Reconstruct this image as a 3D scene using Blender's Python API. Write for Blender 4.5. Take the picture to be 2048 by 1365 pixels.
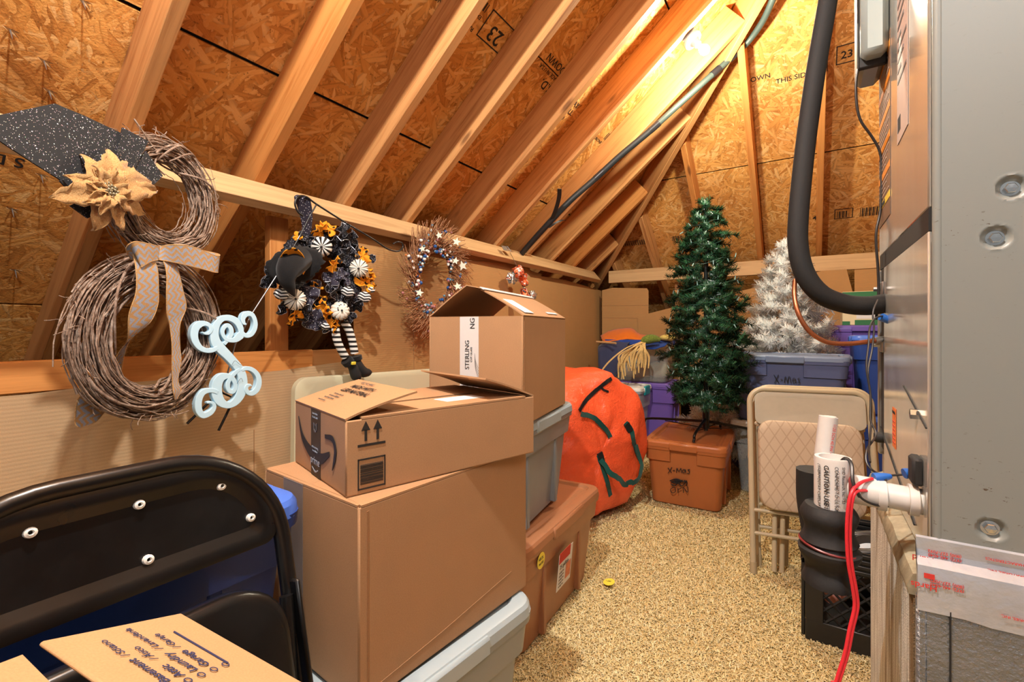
import bpy, bmesh, math, random
import numpy as np
from mathutils import Matrix, Vector, noise
from mathutils.bvhtree import BVHTree

for o in list(bpy.data.objects):
    bpy.data.objects.remove(o)
SC = bpy.context.scene
COL = SC.collection
random.seed(7)
RNG = np.random.default_rng(11)

# ------------------------------------------------------------------ camera
F = 921.0; YAW = math.radians(32.8); HY = 658.5; CX = 1024.0; CH = 1.10
FW = np.array([-math.sin(YAW), math.cos(YAW), 0]); RT = np.array([math.cos(YAW), math.sin(YAW), 0]); UP = np.array([0, 0, 1.0])
CAM = np.array([0, 0, CH])
cd = bpy.data.cameras.new('camera'); cam = bpy.data.objects.new('camera', cd); COL.objects.link(cam)
cd.sensor_width = 36; cd.lens = 36 * F / 2048; cd.shift_y = (HY - 682.5) / 2048; cd.clip_start = .02
cam.location = CAM; cam.rotation_euler = (math.pi / 2, 0, YAW)
SC.camera = cam
# ------------------------------------------------------------------ world, lamps, exposure
w = bpy.data.worlds.new('world'); SC.world = w; w.use_nodes = True
w.node_tree.nodes['Background'].inputs[0].default_value = (.93, .97, 1.0, 1)
w.node_tree.nodes['Background'].inputs[1].default_value = 0.22
def lamp(name, loc, power, color, radius):
    l = bpy.data.lights.new(name, 'POINT'); l.energy = power; l.color = color; l.shadow_soft_size = radius
    o = bpy.data.objects.new(name, l); COL.objects.link(o); o.location = loc; return o
LAMP_A = (-.50, .20, 2.80)
lamp('ceiling_bulb_light', LAMP_A, 158, (1, .975, .93), .03)
lamp('added_fill_light', (.75, -.75, 2.75), 62, (.97, .98, 1.0), .40)  # soft fill added behind the camera, no such lamp is known
SC.view_settings.view_transform = 'Standard'; SC.view_settings.look = 'None'
SC.view_settings.exposure = 0.58; SC.view_settings.gamma = 1; SC.view_settings.use_curve_mapping = False

# ------------------------------------------------------------------ pixel -> place helpers (2048x1365 photo)
def ray(px, py): return FW + RT * ((px - CX) / F) + UP * ((HY - py) / F)
def atD(px, py, d): return CAM + ray(px, py) * d
def onX(px, py, X): r = ray(px, py); return CAM + r * (X / r[0])
def onY(px, py, Y): r = ray(px, py); return CAM + r * (Y / r[1])
def onZ(px, py, Z): r = ray(px, py); return CAM + r * ((Z - CH) / r[2])
def onP(px, py, p0, n):
    r = ray(px, py); return CAM + r * (np.dot(np.array(p0) - CAM, n) / np.dot(r, n))
def V3(*a): return np.array(a, float)
def nrm(a): a = np.asarray(a, float); return a / np.linalg.norm(a)
PITCH = 10 / 12.; TH = math.atan(PITCH); ZU = 1.737; XW = -2.0; YW = 5.04; DV = .247
def roofz(X, off=0): return ZU + PITCH * (X - XW) + off
def onMain(px, py, off=0):
    r = ray(px, py); t = (ZU + off - PITCH * XW - CH) / (r[2] - PITCH * r[0]); return CAM + r * t
def onHip(px, py, off=0):
    r = ray(px, py); t = (ZU + off + PITCH * YW - CH) / (r[2] + PITCH * r[1]); return CAM + r * t

# ------------------------------------------------------------------ objects
WM = {}
def top(o, label=None, cat=None, group=None, kind=None):
    if label: o['label'] = label
    if cat: o['category'] = cat
    if group: o['group'] = group
    if kind: o['kind'] = kind
    return o
def thing(name, label, cat, loc, group=None, kind=None):
    o = bpy.data.objects.new(name, None); COL.objects.link(o); o.empty_display_size = .05
    o.location = tuple(float(x) for x in loc); WM[o] = Matrix.Translation(o.location)
    return top(o, label, cat, group, kind)
def link(name, me, parent=None, M=None, label=None, kind=None):
    o = bpy.data.objects.new(name, me); COL.objects.link(o)
    M = M.copy() if M is not None else Matrix()
    o.matrix_basis = M; WM[o] = M
    if parent is not None:
        o.parent = parent; o.matrix_parent_inverse = WM[parent].inverted()
    if label: o['label'] = label
    if kind: o['kind'] = kind
    return o
def frame(o, x, y=None, z=None):
    """matrix with local axes; give x and (y or z)"""
    x = nrm(x)
    if y is not None:
        y = np.asarray(y, float); y = nrm(y - x * np.dot(x, y)); z = np.cross(x, y)
    else:
        z = np.asarray(z, float); z = nrm(z - x * np.dot(x, z)); y = np.cross(z, x)
    return Matrix(((x[0], y[0], z[0], o[0]), (x[1], y[1], z[1], o[1]), (x[2], y[2], z[2], o[2]), (0, 0, 0, 1)))
def rotz(loc, deg): return Matrix.Translation([float(v) for v in loc]) @ Matrix.Rotation(math.radians(deg), 4, 'Z')
def catmull(P, n=8, closed=False):
    P = np.asarray(P, float); m = len(P); out = []
    for i in range(m if closed else m - 1):
        if closed: a, b, c, d = P[(i - 1) % m], P[i], P[(i + 1) % m], P[(i + 2) % m]
        else: b, c = P[i], P[i + 1]; a = P[i - 1] if i else 2 * b - c; d = P[i + 2] if i + 2 < m else 2 * c - b
        for k in range(n):
            t = k / n
            out.append(.5 * ((2 * b) + (c - a) * t + (2 * a - 5 * b + 4 * c - d) * t * t + (3 * b - a - 3 * c + d) * t ** 3))
    if not closed: out.append(P[-1])
    return np.array(out)

class MB:
    def __init__(s): s.v = []; s.f = []; s.n = 0; s.uv = []; s.has_uv = False
    def add(s, v, f, uv=None):
        v = np.asarray(v, float).reshape(-1, 3); b = s.n
        s.v.append(v); s.n += len(v); s.f.extend([tuple(int(i) + b for i in q) for q in f])
        if uv is not None: s.has_uv = True; s.uv.append(np.asarray(uv, float))
        else: s.uv.append(np.zeros((len(v), 2)))
        return s
    def box(s, lo, hi, M=None, bev=0):
        lo = np.minimum(lo, hi) * 1.0; hi2 = np.maximum(lo, hi) * 1.0
        if bev > 0:
            b = min(bev, *(.49 * (hi2 - lo))); pts = []; c = (lo + hi2) / 2; h = (hi2 - lo) / 2
            idx = {}
            for sx in (-1, 1):
                for sy in (-1, 1):
                    for sz in (-1, 1):
                        for ax in range(3):
                            p = np.array([sx, sy, sz]) * (h - b); p[ax] = (sx, sy, sz)[ax] * h[ax]
                            idx[(sx, sy, sz, ax)] = len(pts); pts.append(c + p)
            fs = []
            S = (-1, 1)
            for ax in range(3):
                a1, a2 = (ax + 1) % 3, (ax + 2) % 3
                def K(sa, s1, s2, face):
                    t = [0, 0, 0]; t[ax] = sa; t[a1] = s1; t[a2] = s2; return idx[(t[0], t[1], t[2], face)]
                for sa in S:
                    q = [K(sa, -1, -1, ax), K(sa, 1, -1, ax), K(sa, 1, 1, ax), K(sa, -1, 1, ax)]
                    fs.append(q if sa > 0 else q[::-1])
                for s1 in S:
                    for s2 in S:   # edge running along ax between face a1 and face a2
                        q = [K(-1, s1, s2, a1), K(1, s1, s2, a1), K(1, s1, s2, a2), K(-1, s1, s2, a2)]
                        fs.append(q if s1 * s2 < 0 else q[::-1])
            for sx in S:
                for sy in S:
                    for sz in S:
                        q = [idx[(sx, sy, sz, 0)], idx[(sx, sy, sz, 1)], idx[(sx, sy, sz, 2)]]
                        fs.append(q if sx * sy * sz > 0 else q[::-1])
            pts = np.array(pts)
        else:
            x0, y0, z0 = lo; x1, y1, z1 = hi2
            pts = np.array([(x0, y0, z0), (x1, y0, z0), (x1, y1, z0), (x0, y1, z0), (x0, y0, z1), (x1, y0, z1), (x1, y1, z1), (x0, y1, z1)])
            fs = [(0, 3, 2, 1), (4, 5, 6, 7), (0, 1, 5, 4), (1, 2, 6, 5), (2, 3, 7, 6), (3, 0, 4, 7)]
        if M is not None: pts = tf(M, pts)
        return s.add(pts, fs)
    def loft(s, rings, cap0=True, cap1=True, closed=True, uv=None):
        k = len(rings[0]); m = len(rings); v = np.concatenate([np.asarray(r, float) for r in rings]); f = []
        for i in range(m - 1):
            for j in range(k if closed else k - 1):
                a, b = i * k + j, i * k + (j + 1) % k; f.append((a, b, b + k, a + k))
        if cap0: f.append(tuple(range(k))[::-1])
        if cap1: f.append(tuple((m - 1) * k + j for j in range(k)))
        return s.add(v, f, uv)
    def tube(s, P, r, n=8, closed=False, cap=True, flat=1.0):
        P = np.asarray(P, float); m = len(P); r = np.broadcast_to(np.asarray(r, float), (m,))
        T = np.roll(P, -1, 0) - np.roll(P, 1, 0)
        if not closed: T[0] = P[1] - P[0]; T[-1] = P[-1] - P[-2]
        T /= np.maximum(np.linalg.norm(T, axis=1, keepdims=True), 1e-9)
        a = np.array([0, 0, 1.0]) if abs(T[0][2]) < .9 else np.array([1.0, 0, 0])
        N = np.zeros_like(P); N[0] = nrm(np.cross(T[0], a))
        for i in range(1, m):
            q = N[i - 1] - T[i] * np.dot(N[i - 1], T[i]); N[i] = q / max(np.linalg.norm(q), 1e-9)
        B = np.cross(T, N); ang = np.arange(n) * 2 * math.pi / n
        v = P[:, None] + r[:, None, None] * (np.cos(ang)[None, :, None] * N[:, None] + flat * np.sin(ang)[None, :, None] * B[:, None])
        f = []
        for i in range(m if closed else m - 1):
            i2 = (i + 1) % m
            for j in range(n): f.append((i * n + j, i * n + (j + 1) % n, i2 * n + (j + 1) % n, i2 * n + j))
        if cap and not closed: f.append(tuple(range(n))[::-1]); f.append(tuple((m - 1) * n + j for j in range(n)))
        return s.add(v.reshape(-1, 3), f)
    def ribbon(s, P, W, thick=0.0012):
        """strip along P with side vectors W (half width); UV u across 0..1, v metres along"""
        P = np.asarray(P, float); W = np.asarray(W, float); m = len(P)
        T = np.gradient(P, axis=0); Nn = np.cross(T, W); Nn /= np.maximum(np.linalg.norm(Nn, axis=1, keepdims=True), 1e-9)
        L = np.concatenate([[0], np.cumsum(np.linalg.norm(np.diff(P, axis=0), axis=1))])
        rings = [[P[i] - W[i] + Nn[i] * thick / 2, P[i] + W[i] + Nn[i] * thick / 2, P[i] + W[i] - Nn[i] * thick / 2, P[i] - W[i] - Nn[i] * thick / 2] for i in range(m)]
        uv = np.concatenate([[(0, l), (1, l), (1, l), (0, l)] for l in L])
        return s.loft(rings, uv=uv)
    def sphere(s, c, r, nu=12, nv=8, fn=None):
        r = np.broadcast_to(np.asarray(r, float), (3,)); v = []; f = []
        for i in range(nv + 1):
            p = math.pi * i / nv
            for j in range(nu):
                q = 2 * math.pi * j / nu
                d = np.array([math.sin(p) * math.cos(q), math.sin(p) * math.sin(q), math.cos(p)])
                k = fn(d, p, q) if fn else 1
                v.append(np.array(c) + d * r * k)
        for i in range(nv):
            for j in range(nu): f.append((i * nu + j, (i + 1) * nu + j, (i + 1) * nu + (j + 1) % nu, i * nu + (j + 1) % nu))
        return s.add(v, f)
    def prism(s, poly, h0, h1):
        n = len(poly); v = [(x, y, h0) for x, y in poly] + [(x, y, h1) for x, y in poly]
        f = [tuple(range(n))[::-1], tuple(range(n, 2 * n))] + [(i, (i + 1) % n, n + (i + 1) % n, n + i) for i in range(n)]
        return s.add(v, f)
    def lathe(s, prof, n=16, M=None, cap=True):
        rings = [[(r * math.cos(2 * math.pi * j / n), r * math.sin(2 * math.pi * j / n), z) for j in range(n)] for r, z in prof]
        if M is not None: rings = [tf(M, np.array(q)) for q in rings]
        return s.loft(rings, cap, cap)
    def verts(s): return np.concatenate(s.v)
    def mesh(s, name, mat, smooth=True, angle=38):
        me = bpy.data.meshes.new(name); v = np.concatenate(s.v)
        me.from_pydata(v.tolist(), [], s.f); 
        for m in (mat if isinstance(mat, (list, tuple)) else [mat]): me.materials.append(m)
        if s.has_uv:
            uv = np.concatenate(s.uv); ul = me.uv_layers.new(name='UVMap'); li = np.empty(len(me.loops), int); me.loops.foreach_get('vertex_index', li)
            ul.data.foreach_set('uv', uv[li].ravel())
        if smooth:
            me.polygons.foreach_set('use_smooth', [True] * len(me.polygons)); me.set_sharp_from_angle(angle=math.radians(angle))
        me.update(); return me
    def part(s, name, mat, parent=None, M=None, label=None, kind=None, smooth=True, angle=38):
        return link(name, s.mesh(name, mat, smooth, angle), parent, M, label, kind)
def tf(M, pts):
    A = np.array(M); pts = np.asarray(pts, float).reshape(-1, 3); return pts @ A[:3, :3].T + A[:3, 3]
def tris_mesh(name, V, Fa, mat, uv=None, smooth=False, normals=None):
    """fast mesh from arrays: V (n,3), Fa (m,k)"""
    me = bpy.data.meshes.new(name); n, (m, k) = len(V), Fa.shape
    me.vertices.add(n); me.vertices.foreach_set('co', np.ascontiguousarray(V, dtype=np.float32).ravel())
    me.loops.add(m * k); me.loops.foreach_set('vertex_index', np.ascontiguousarray(Fa, dtype=np.int32).ravel())
    me.polygons.add(m); me.polygons.foreach_set('loop_start', np.arange(0, m * k, k, dtype=np.int32))
    me.materials.append(mat); me.update(calc_edges=True)
    if smooth: me.polygons.foreach_set('use_smooth', [True] * m)
    if normals is not None: me.polygons.foreach_set('use_smooth', np.ones(m, dtype=bool)); me.normals_split_custom_set_from_vertices(np.ascontiguousarray(normals, dtype=np.float32))
    return me
_txt = {}
def text_mesh(s, size, mat, bold=0, align='LEFT', shear=0):
    k = (s, size, mat.name, bold, align, shear)
    if k in _txt: return _txt[k]
    c = bpy.data.curves.new('lettering', 'FONT'); c.body = s; c.size = size; c.align_x = align; c.offset = bold * size; c.shear = shear
    c.resolution_u = 3; c.extrude = .0002; c.space_line = .9
    o = bpy.data.objects.new('tmp', c); COL.objects.link(o)
    me = bpy.data.meshes.new_from_object(o); bpy.data.objects.remove(o); bpy.data.curves.remove(c)
    me.materials.clear(); me.materials.append(mat); me.name = 'lettering'; _txt[k] = me
    return me
def text(s, size, mat, parent, o, x, y, bold=0, align='LEFT', name='lettering', lift=.0012, shear=0):
    x = nrm(x); M = frame(o, x, y); z = np.array(M)[:3, 2]; M.translation = Vector(np.asarray(o, float) + z * lift)
    return link(name, text_mesh(s, size, mat, bold, align, shear), parent, M)
def copy_tree(o, parent=None, delta=None):
    c = o.copy(); COL.objects.link(c)
    if parent is not None: c.parent = parent
    for ch in o.children: copy_tree(ch, c)
    return c

# ------------------------------------------------------------------ materials
def lin(r, g, b): return tuple(((c / 255) / 12.92 if c / 255 <= .04045 else ((c / 255 + .055) / 1.055) ** 2.4) for c in (r, g, b)) + (1,)
class NT:
    def __init__(s, name):
        s.m = bpy.data.materials.new(name); s.m.use_nodes = True; s.t = s.m.node_tree; s.b = s.t.nodes['Principled BSDF']; s.o = s.t.nodes['Material Output']
        s._tc = None
    def n(s, typ, ins=None, **props):
        x = s.t.nodes.new('ShaderNode' + typ)
        for k, v in props.items(): setattr(x, k, v)
        for k, v in (ins or {}).items(): s.set(x.inputs[k], v)
        return x
    def set(s, sock, v):
        if hasattr(v, 'bl_idname') and hasattr(v, 'outputs'): v = v.outputs[0]
        if isinstance(v, bpy.types.NodeSocket): s.t.links.new(v, sock)
        else:
            try: sock.default_value = v
            except TypeError: sock.default_value = (v, v, v) if not hasattr(v, '__len__') else tuple(v)[:3]
    def obj(s):
        if not s._tc: s._tc = s.n('TexCoord')
        return s._tc.outputs['Object']
    def map(s, vec, scale=(1, 1, 1), rot=(0, 0, 0), loc=(0, 0, 0)): return s.n('Mapping', {'Vector': vec, 'Scale': scale, 'Rotation': rot, 'Location': loc}).outputs[0]
    def mapt(s, vec, scale, deg, loc=(0, 0, 0)): return s.n('Mapping', {'Vector': vec, 'Scale': tuple(1 / x for x in scale), 'Rotation': (0, 0, math.radians(deg)), 'Location': loc}, vector_type='TEXTURE').outputs[0]
    def noise(s, vec, scale, detail=3, rough=.55, dist=0): return s.n('TexNoise', {'Vector': vec, 'Scale': scale, 'Detail': detail, 'Roughness': rough, 'Distortion': dist})
    def math(s, op, a, b=0, clamp=False): return s.n('Math', {0: a, 1: b}, operation=op, use_clamp=clamp).outputs[0]
    def mix(s, fac, a, b, mode='MIX'):
        x = s.n('Mix', data_type='RGBA', blend_type=mode); s.set(x.inputs[0], fac); s.set(x.inputs[6], a); s.set(x.inputs[7], b); return x.outputs[2]
    def ramp(s, fac, stops, interp='LINEAR'):
        x = s.n('ValToRGB', {0: fac}); r = x.color_ramp; r.interpolation = interp
        while len(r.elements) < len(stops): r.elements.new(.5)
        for e, (p, c) in zip(r.elements, stops): e.position = p; e.color = c if hasattr(c, '__len__') else (c, c, c, 1)
        return x.outputs[0]
    def bump(s, h, strength=.3, dist=.002): s.set(s.b.inputs['Normal'], s.n('Bump', {'Height': h, 'Strength': strength, 'Distance': dist}))
    def rnd(s): return s.n('ObjectInfo').outputs['Random']
    def P(s, **k):
        for a, v in k.items(): s.set(s.b.inputs[{'col': 'Base Color', 'rough': 'Roughness', 'metal': 'Metallic', 'spec': 'Specular IOR Level', 'trans': 'Transmission Weight', 'alpha': 'Alpha', 'coat': 'Coat Weight', 'sheen': 'Sheen Weight', 'em': 'Emission Color', 'ems': 'Emission Strength', 'sub': 'Subsurface Weight', 'ior': 'IOR'}[a]], v)
        return s
def plain(name, col, rough=.5, metal=0, var=.08, nscale=30, bump=0, bscale=200, spec=.5):
    q = NT(name); n = q.noise(q.obj(), nscale, 4)
    c = q.mix(q.math('MULTIPLY', q.ramp(n.outputs[0], [(.3, 0.), (.7, 1.)]), var * 2, True), col, tuple(x * .6 for x in col[:3]) + (1,))
    q.P(col=c, rough=rough, metal=metal, spec=spec)
    if bump: q.bump(q.noise(q.obj(), bscale, 2).outputs[0], bump, .001)
    return q.m
def m_osb():
    q = NT('osb_strand_board'); v = q.obj()
    off = q.n('VectorMath', {0: v}, operation='ADD'); rn = q.rnd(); q.set(off.inputs[1], q.n('CombineXYZ', {0: q.math('MULTIPLY', rn, 37.), 1: q.math('MULTIPLY', rn, 91.)}))
    v = off.outputs[0]
    wob = q.n('VectorMath', {0: q.noise(v, 7, 2).outputs[1], 1: (.5, .5, .5)}, operation='SUBTRACT').outputs[0]
    wob = q.n('VectorMath', {0: wob}, operation='SCALE'); wob.inputs['Scale'].default_value = .03
    v2 = q.n('VectorMath', {0: v, 1: wob.outputs[0]}, operation='ADD').outputs[0]
    tone = pr = None
    for i, (a, sx, sy) in enumerate(((12, 6, 40), (-48, 5, 34), (78, 6.5, 46), (133, 4.6, 30), (28, 8.5, 58), (-20, 10, 70), (-75, 8, 50), (55, 7, 52))):
        vo = q.n('TexVoronoi', {'Vector': q.mapt(v2, (sx, sy, 1), a, (i * .131, i * .217, 0)), 'Scale': 1.0}, voronoi_dimensions='2D')
        sep = q.n('SeparateColor', {0: vo.outputs['Color']}); r, g = sep.outputs[0], sep.outputs[1]
        grain = q.noise(q.mapt(v2, (sx * .8, sy * 7, 1), a), 1.0, 3, .6).outputs[0]
        r = q.math('ADD', q.math('MULTIPLY', r, .72), q.math('MULTIPLY', grain, .30))
        g = q.math('SUBTRACT', g, q.math('MULTIPLY', vo.outputs['Distance'], .25))
        dd = vo.outputs['Distance']
        if tone is None: tone, pr, ed = r, g, dd
        else:
            k = q.math('GREATER_THAN', g, pr); mx = q.n('Mix', {0: k, 2: tone, 3: r}, data_type='FLOAT'); tone = mx.outputs[0]; mx2 = q.n('Mix', {0: k, 2: ed, 3: dd}, data_type='FLOAT'); ed = mx2.outputs[0]; pr = q.math('MAXIMUM', pr, g)
    col = q.ramp(tone, [(.08, lin(172, 110, 50)), (.25, lin(212, 148, 74)), (.5, lin(230, 168, 90)), (.75, lin(238, 182, 108)), (.97, lin(246, 206, 142))])
    big = q.noise(v, 2.2, 3).outputs[0]
    col = q.mix(q.math('MULTIPLY', q.ramp(big, [(.35, 0.), (.7, 1.)]), .35), col, lin(176, 104, 44), 'MULTIPLY')
    col = q.mix(q.math('MULTIPLY', q.ramp(ed, [(.40, 0.), (.62, 1.)]), .38), col, lin(130, 76, 32))  # shadow lines along the strand borders, put into the colour
    flake = q.ramp(q.noise(v2, 60, 2, .7).outputs[0], [(.30, 1.), (.345, 0.)]); col = q.mix(q.math('MULTIPLY', flake, .55), col, lin(70, 36, 14))
    q.P(col=col, rough=.62, spec=.25); q.bump(q.math('ADD', pr, q.math('MULTIPLY', q.noise(v2, 130, 3).outputs[0], .35)), .75, .006); return q.m
def m_wood(name, c0, c1, dark, rough=.6, knots=True):
    q = NT(name); rn = q.rnd(); v = q.n('VectorMath', {0: q.obj()}, operation='ADD'); q.set(v.inputs[1], q.n('CombineXYZ', {0: q.math('MULTIPLY', rn, 13.), 1: q.math('MULTIPLY', rn, 7.), 2: q.math('MULTIPLY', rn, 5.)})); v = v.outputs[0]
    n1 = q.noise(q.map(v, (1.2, 26, 26)), 1.0, 4, .6, .6).outputs[0]; n2 = q.noise(q.map(v, (6, 160, 160)), 1.0, 3, .6).outputs[0]
    g = q.math('ADD', q.math('MULTIPLY', n1, .7), q.math('MULTIPLY', n2, .3))
    col = q.ramp(g, [(.33, c1), (.5, c0), (.66, tuple(min(1, x * 1.12) for x in c0[:3]) + (1,))])
    col = q.mix(q.math('MULTIPLY', rn, .30), col, c1)
    if knots:
        vo = q.n('TexVoronoi', {'Vector': q.map(v, (2.3, 8, 8)), 'Scale': 1.0, 'Randomness': 1.0}); k = q.ramp(vo.outputs['Distance'], [(.07, 1.), (.15, 0.)])
        k = q.math('MULTIPLY', k, q.math('GREATER_THAN', q.n('SeparateColor', {0: vo.outputs['Color']}).outputs[0], .55)); col = q.mix(q.math('MULTIPLY', k, .7), col, dark)
    q.P(col=col, rough=rough, spec=.3); q.bump(n2, .25, .0015); return q.m
def m_card(name, c, lines=0, axis=0):
    q = NT(name); v = q.obj(); n = q.noise(v, 9, 4, .6).outputs[0]; f = q.noise(q.map(v, (240, 240, 60)), 1, 2).outputs[0]; f2 = q.noise(v, 420, 2).outputs[0]
    col = q.mix(q.math('MULTIPLY', q.ramp(n, [(.3, 0.), (.75, 1.)]), .18), c, tuple(x * .62 for x in c[:3]) + (1,))
    col = q.mix(q.math('MULTIPLY', q.ramp(f2, [(.35, 1.), (.6, 0.)]), .30), col, tuple(x * .66 for x in c[:3]) + (1,))
    h = q.math('MULTIPLY', f, .5)
    if lines:
        wv = q.n('TexWave', {'Vector': v, 'Scale': lines, 'Distortion': .4, 'Detail': 1}, bands_direction=('X', 'Y', 'Z')[axis]).outputs['Fac']
        col = q.mix(q.math('MULTIPLY', wv, .34), col, tuple(x * .7 for x in c[:3]) + (1,)); h = q.math('ADD', h, q.math('MULTIPLY', wv, .5))
    q.P(col=col, rough=.8, spec=.2); q.bump(h, .35, .0015); return q.m
def m_plastic(name, c, rough=.38, bump=.12, dirt=.12):
    q = NT(name); v = q.obj(); n = q.noise(v, 6, 5, .65).outputs[0]
    col = q.mix(q.math('MULTIPLY', q.ramp(n, [(.45, 0.), (.75, 1.)]), dirt), c, tuple(x * .55 + .04 for x in c[:3]) + (1,))
    q.P(col=col, rough=q.math('ADD', q.math('MULTIPLY', n, .2), rough - .1), spec=.45); q.bump(q.noise(v, 330, 2).outputs[0], bump, .0008); return q.m
def m_clear(name, c, mixf=.55, rough=.25):
    q = NT(name); q.P(col=c, rough=rough, spec=.5); t = q.n('BsdfTransparent', {0: tuple(.55 + .45 * x for x in c[:3]) + (1,)})
    mx = q.n('MixShader', {0: mixf, 1: t.outputs[0], 2: q.b.outputs[0]}); q.set(q.o.inputs[0], mx.outputs[0]); return q.m
def m_fabric(name, c, c2=None, scale=700, rough=.9):
    q = NT(name); v = q.obj(); n = q.noise(v, scale, 2).outputs[0]; b = q.noise(v, 14, 3).outputs[0]
    col = q.mix(q.ramp(n, [(.35, 0.), (.65, 1.)]), c, c2 or tuple(x * .6 for x in c[:3]) + (1,)); col = q.mix(q.math('MULTIPLY', b, .3), col, tuple(x * .5 for x in c[:3]) + (1,))
    q.P(col=col, rough=rough, spec=.15, sheen=.15); q.bump(n, .4, .001); return q.m
def m_dots(name, base, dot, scale=60, r=.28, rough=.85):
    q = NT(name); v = q.obj(); vo = q.n('TexVoronoi', {'Vector': v, 'Scale': scale, 'Randomness': .35}); d = q.ramp(vo.outputs['Distance'], [(r, 1.), (r + .04, 0.)])
    q.P(col=q.mix(d, base, dot), rough=rough, spec=.2); q.bump(q.noise(v, 60, 3).outputs[0], .3, .003); return q.m
def m_glitter(name):
    q = NT(name); v = q.obj(); vo = q.n('TexVoronoi', {'Vector': v, 'Scale': 650}); g = q.n('SeparateColor', {0: vo.outputs['Color']})
    k = q.math('MULTIPLY', q.math('GREATER_THAN', g.outputs[0], .95), q.math('LESS_THAN', vo.outputs['Distance'], .45))
    vo2 = q.n('TexVoronoi', {'Vector': v, 'Scale': 320}); k2 = q.math('MULTIPLY', q.math('GREATER_THAN', q.n('SeparateColor', {0: vo2.outputs['Color']}).outputs[1], .968), q.math('LESS_THAN', vo2.outputs['Distance'], .42))
    k = q.math('MAXIMUM', k, k2); tint = q.mix(.35, (.8, .84, .9, 1), vo.outputs['Color'])
    q.P(col=q.mix(k, lin(25, 27, 30), tint), rough=q.math('SUBTRACT', .75, q.math('MULTIPLY', k, .35)), metal=0, spec=.5)
    q.bump(q.noise(v, 500, 2).outputs[0], .5, .001); return q.m
def m_chevron(name):
    q = NT(name); uv = q.n('TexCoord').outputs['UV']; s = q.n('SeparateXYZ', {0: uv}); u, v = s.outputs[0], s.outputs[1]
    tri = q.math('PINGPONG', q.math('MULTIPLY', v, 66.), 1.0)                 # zigzag along the ribbon
    n = q.noise(q.obj(), 60, 2).outputs[0]
    s2 = q.math('ADD', q.math('MULTIPLY', u, 3.2), q.math('ADD', q.math('MULTIPLY', tri, .85), q.math('MULTIPLY', n, .6)))
    band = q.math('GREATER_THAN', q.math('FRACT', s2), .5)
    edge = q.math('GREATER_THAN', q.math('ABSOLUTE', q.math('SUBTRACT', u, .5)), .455)
    fib = q.noise(q.obj(), 900, 2).outputs[0]
    col = q.mix(band, lin(198, 156, 106), lin(164, 174, 190)); col = q.mix(edge, col, lin(188, 160, 120)); col = q.mix(q.math('MULTIPLY', q.ramp(fib, [(.35, 1.), (.6, 0.)]), .5), col, lin(118, 92, 62))
    q.P(col=col, rough=.85, spec=.15); q.bump(fib, .5, .0012); return q.m
def m_stripe(name, a, b, freq):
    q = NT(name); uv = q.n('TexCoord').outputs['UV']; s = q.n('SeparateXYZ', {0: uv}); k = q.math('GREATER_THAN', q.math('FRACT', q.math('MULTIPLY', s.outputs[1], freq)), .5)
    q.P(col=q.mix(k, a, b), rough=.85, spec=.15); q.bump(q.noise(q.obj(), 600, 2).outputs[0], .3, .001); return q.m
def m_pumpkin(name, ribs, a, b, thr):
    q = NT(name); s = q.n('SeparateXYZ', {0: q.obj()}); ang = q.math('ARCTAN2', s.outputs[1], s.outputs[0])
    k = q.math('GREATER_THAN', q.math('COSINE', q.math('MULTIPLY', ang, float(ribs))), thr); q.P(col=q.mix(k, a, b), rough=.5, spec=.4); return q.m
def m_vine(name, c0, c1, c2):
    q = NT(name); v = q.obj(); n = q.noise(v, 45, 4, .7).outputs[0]; f = q.noise(v, 260, 2).outputs[0]
    q.P(col=q.mix(q.math('MULTIPLY', f, .4), q.ramp(n, [(.28, c2), (.5, c0), (.72, c1)]), c2), rough=.72, spec=.3); q.bump(f, .6, .0015); return q.m
def m_needle(name, c0, c1, rough=.35, tr=0):
    q = NT(name); n = q.noise(q.obj(), 60, 3).outputs[0]; g = q.n('NewGeometry'); k = q.ramp(g.outputs['Random Per Island'], [(0., 0.), (1., 1.)])
    q.P(col=q.mix(k, q.mix(q.ramp(n, [(.35, 0.), (.65, 1.)]), c0, c1), c1), rough=rough, spec=.5)
    if tr: mx = q.n('MixShader', {0: tr, 1: q.b.outputs[0], 2: q.n('BsdfTranslucent', {0: c1}).outputs[0]}); q.set(q.o.inputs[0], mx.outputs[0])
    return q.m
def m_carpet(name):
    q = NT(name); v = q.obj(); n = q.noise(v, 3, 4).outputs[0]; f = q.noise(v, 130, 3, .7).outputs[0]
    col = q.ramp(f, [(.25, lin(184, 158, 104)), (.5, lin(214, 192, 138)), (.75, lin(230, 212, 164))]); col = q.mix(q.math('MULTIPLY', n, .25), col, lin(188, 152, 90))
    q.P(col=col, rough=.95, spec=.1); q.bump(f, 1.0, .01); return q.m
def m_tuft(name):
    q = NT(name); k = q.n('NewGeometry').outputs['Random Per Island']
    q.P(col=q.ramp(k, [(0., lin(196, 170, 116)), (.15, lin(218, 196, 142)), (.7, lin(230, 212, 162)), (1., lin(242, 228, 186))]), rough=.9, spec=.1); return q.m
def m_panelmetal(name, c, rough=.2, metal=.75, streak=.25):
    q = NT(name); v = q.obj(); n = q.noise(q.map(v, (30, 30, 1.2)), 1, 4).outputs[0]; d = q.noise(v, 40, 5, .75).outputs[0]
    col = q.mix(q.math('MULTIPLY', q.ramp(n, [(.4, 0.), (.75, 1.)]), streak), c, tuple(x * .6 for x in c[:3]) + (1,)); col = q.mix(q.math('MULTIPLY', q.ramp(d, [(.70, 0.), (.76, 1.)]), .7), col, lin(88, 66, 44))
    q.P(col=col, metal=metal, rough=q.math('ADD', rough, q.math('MULTIPLY', n, .06)), spec=.5); return q.m
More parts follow.
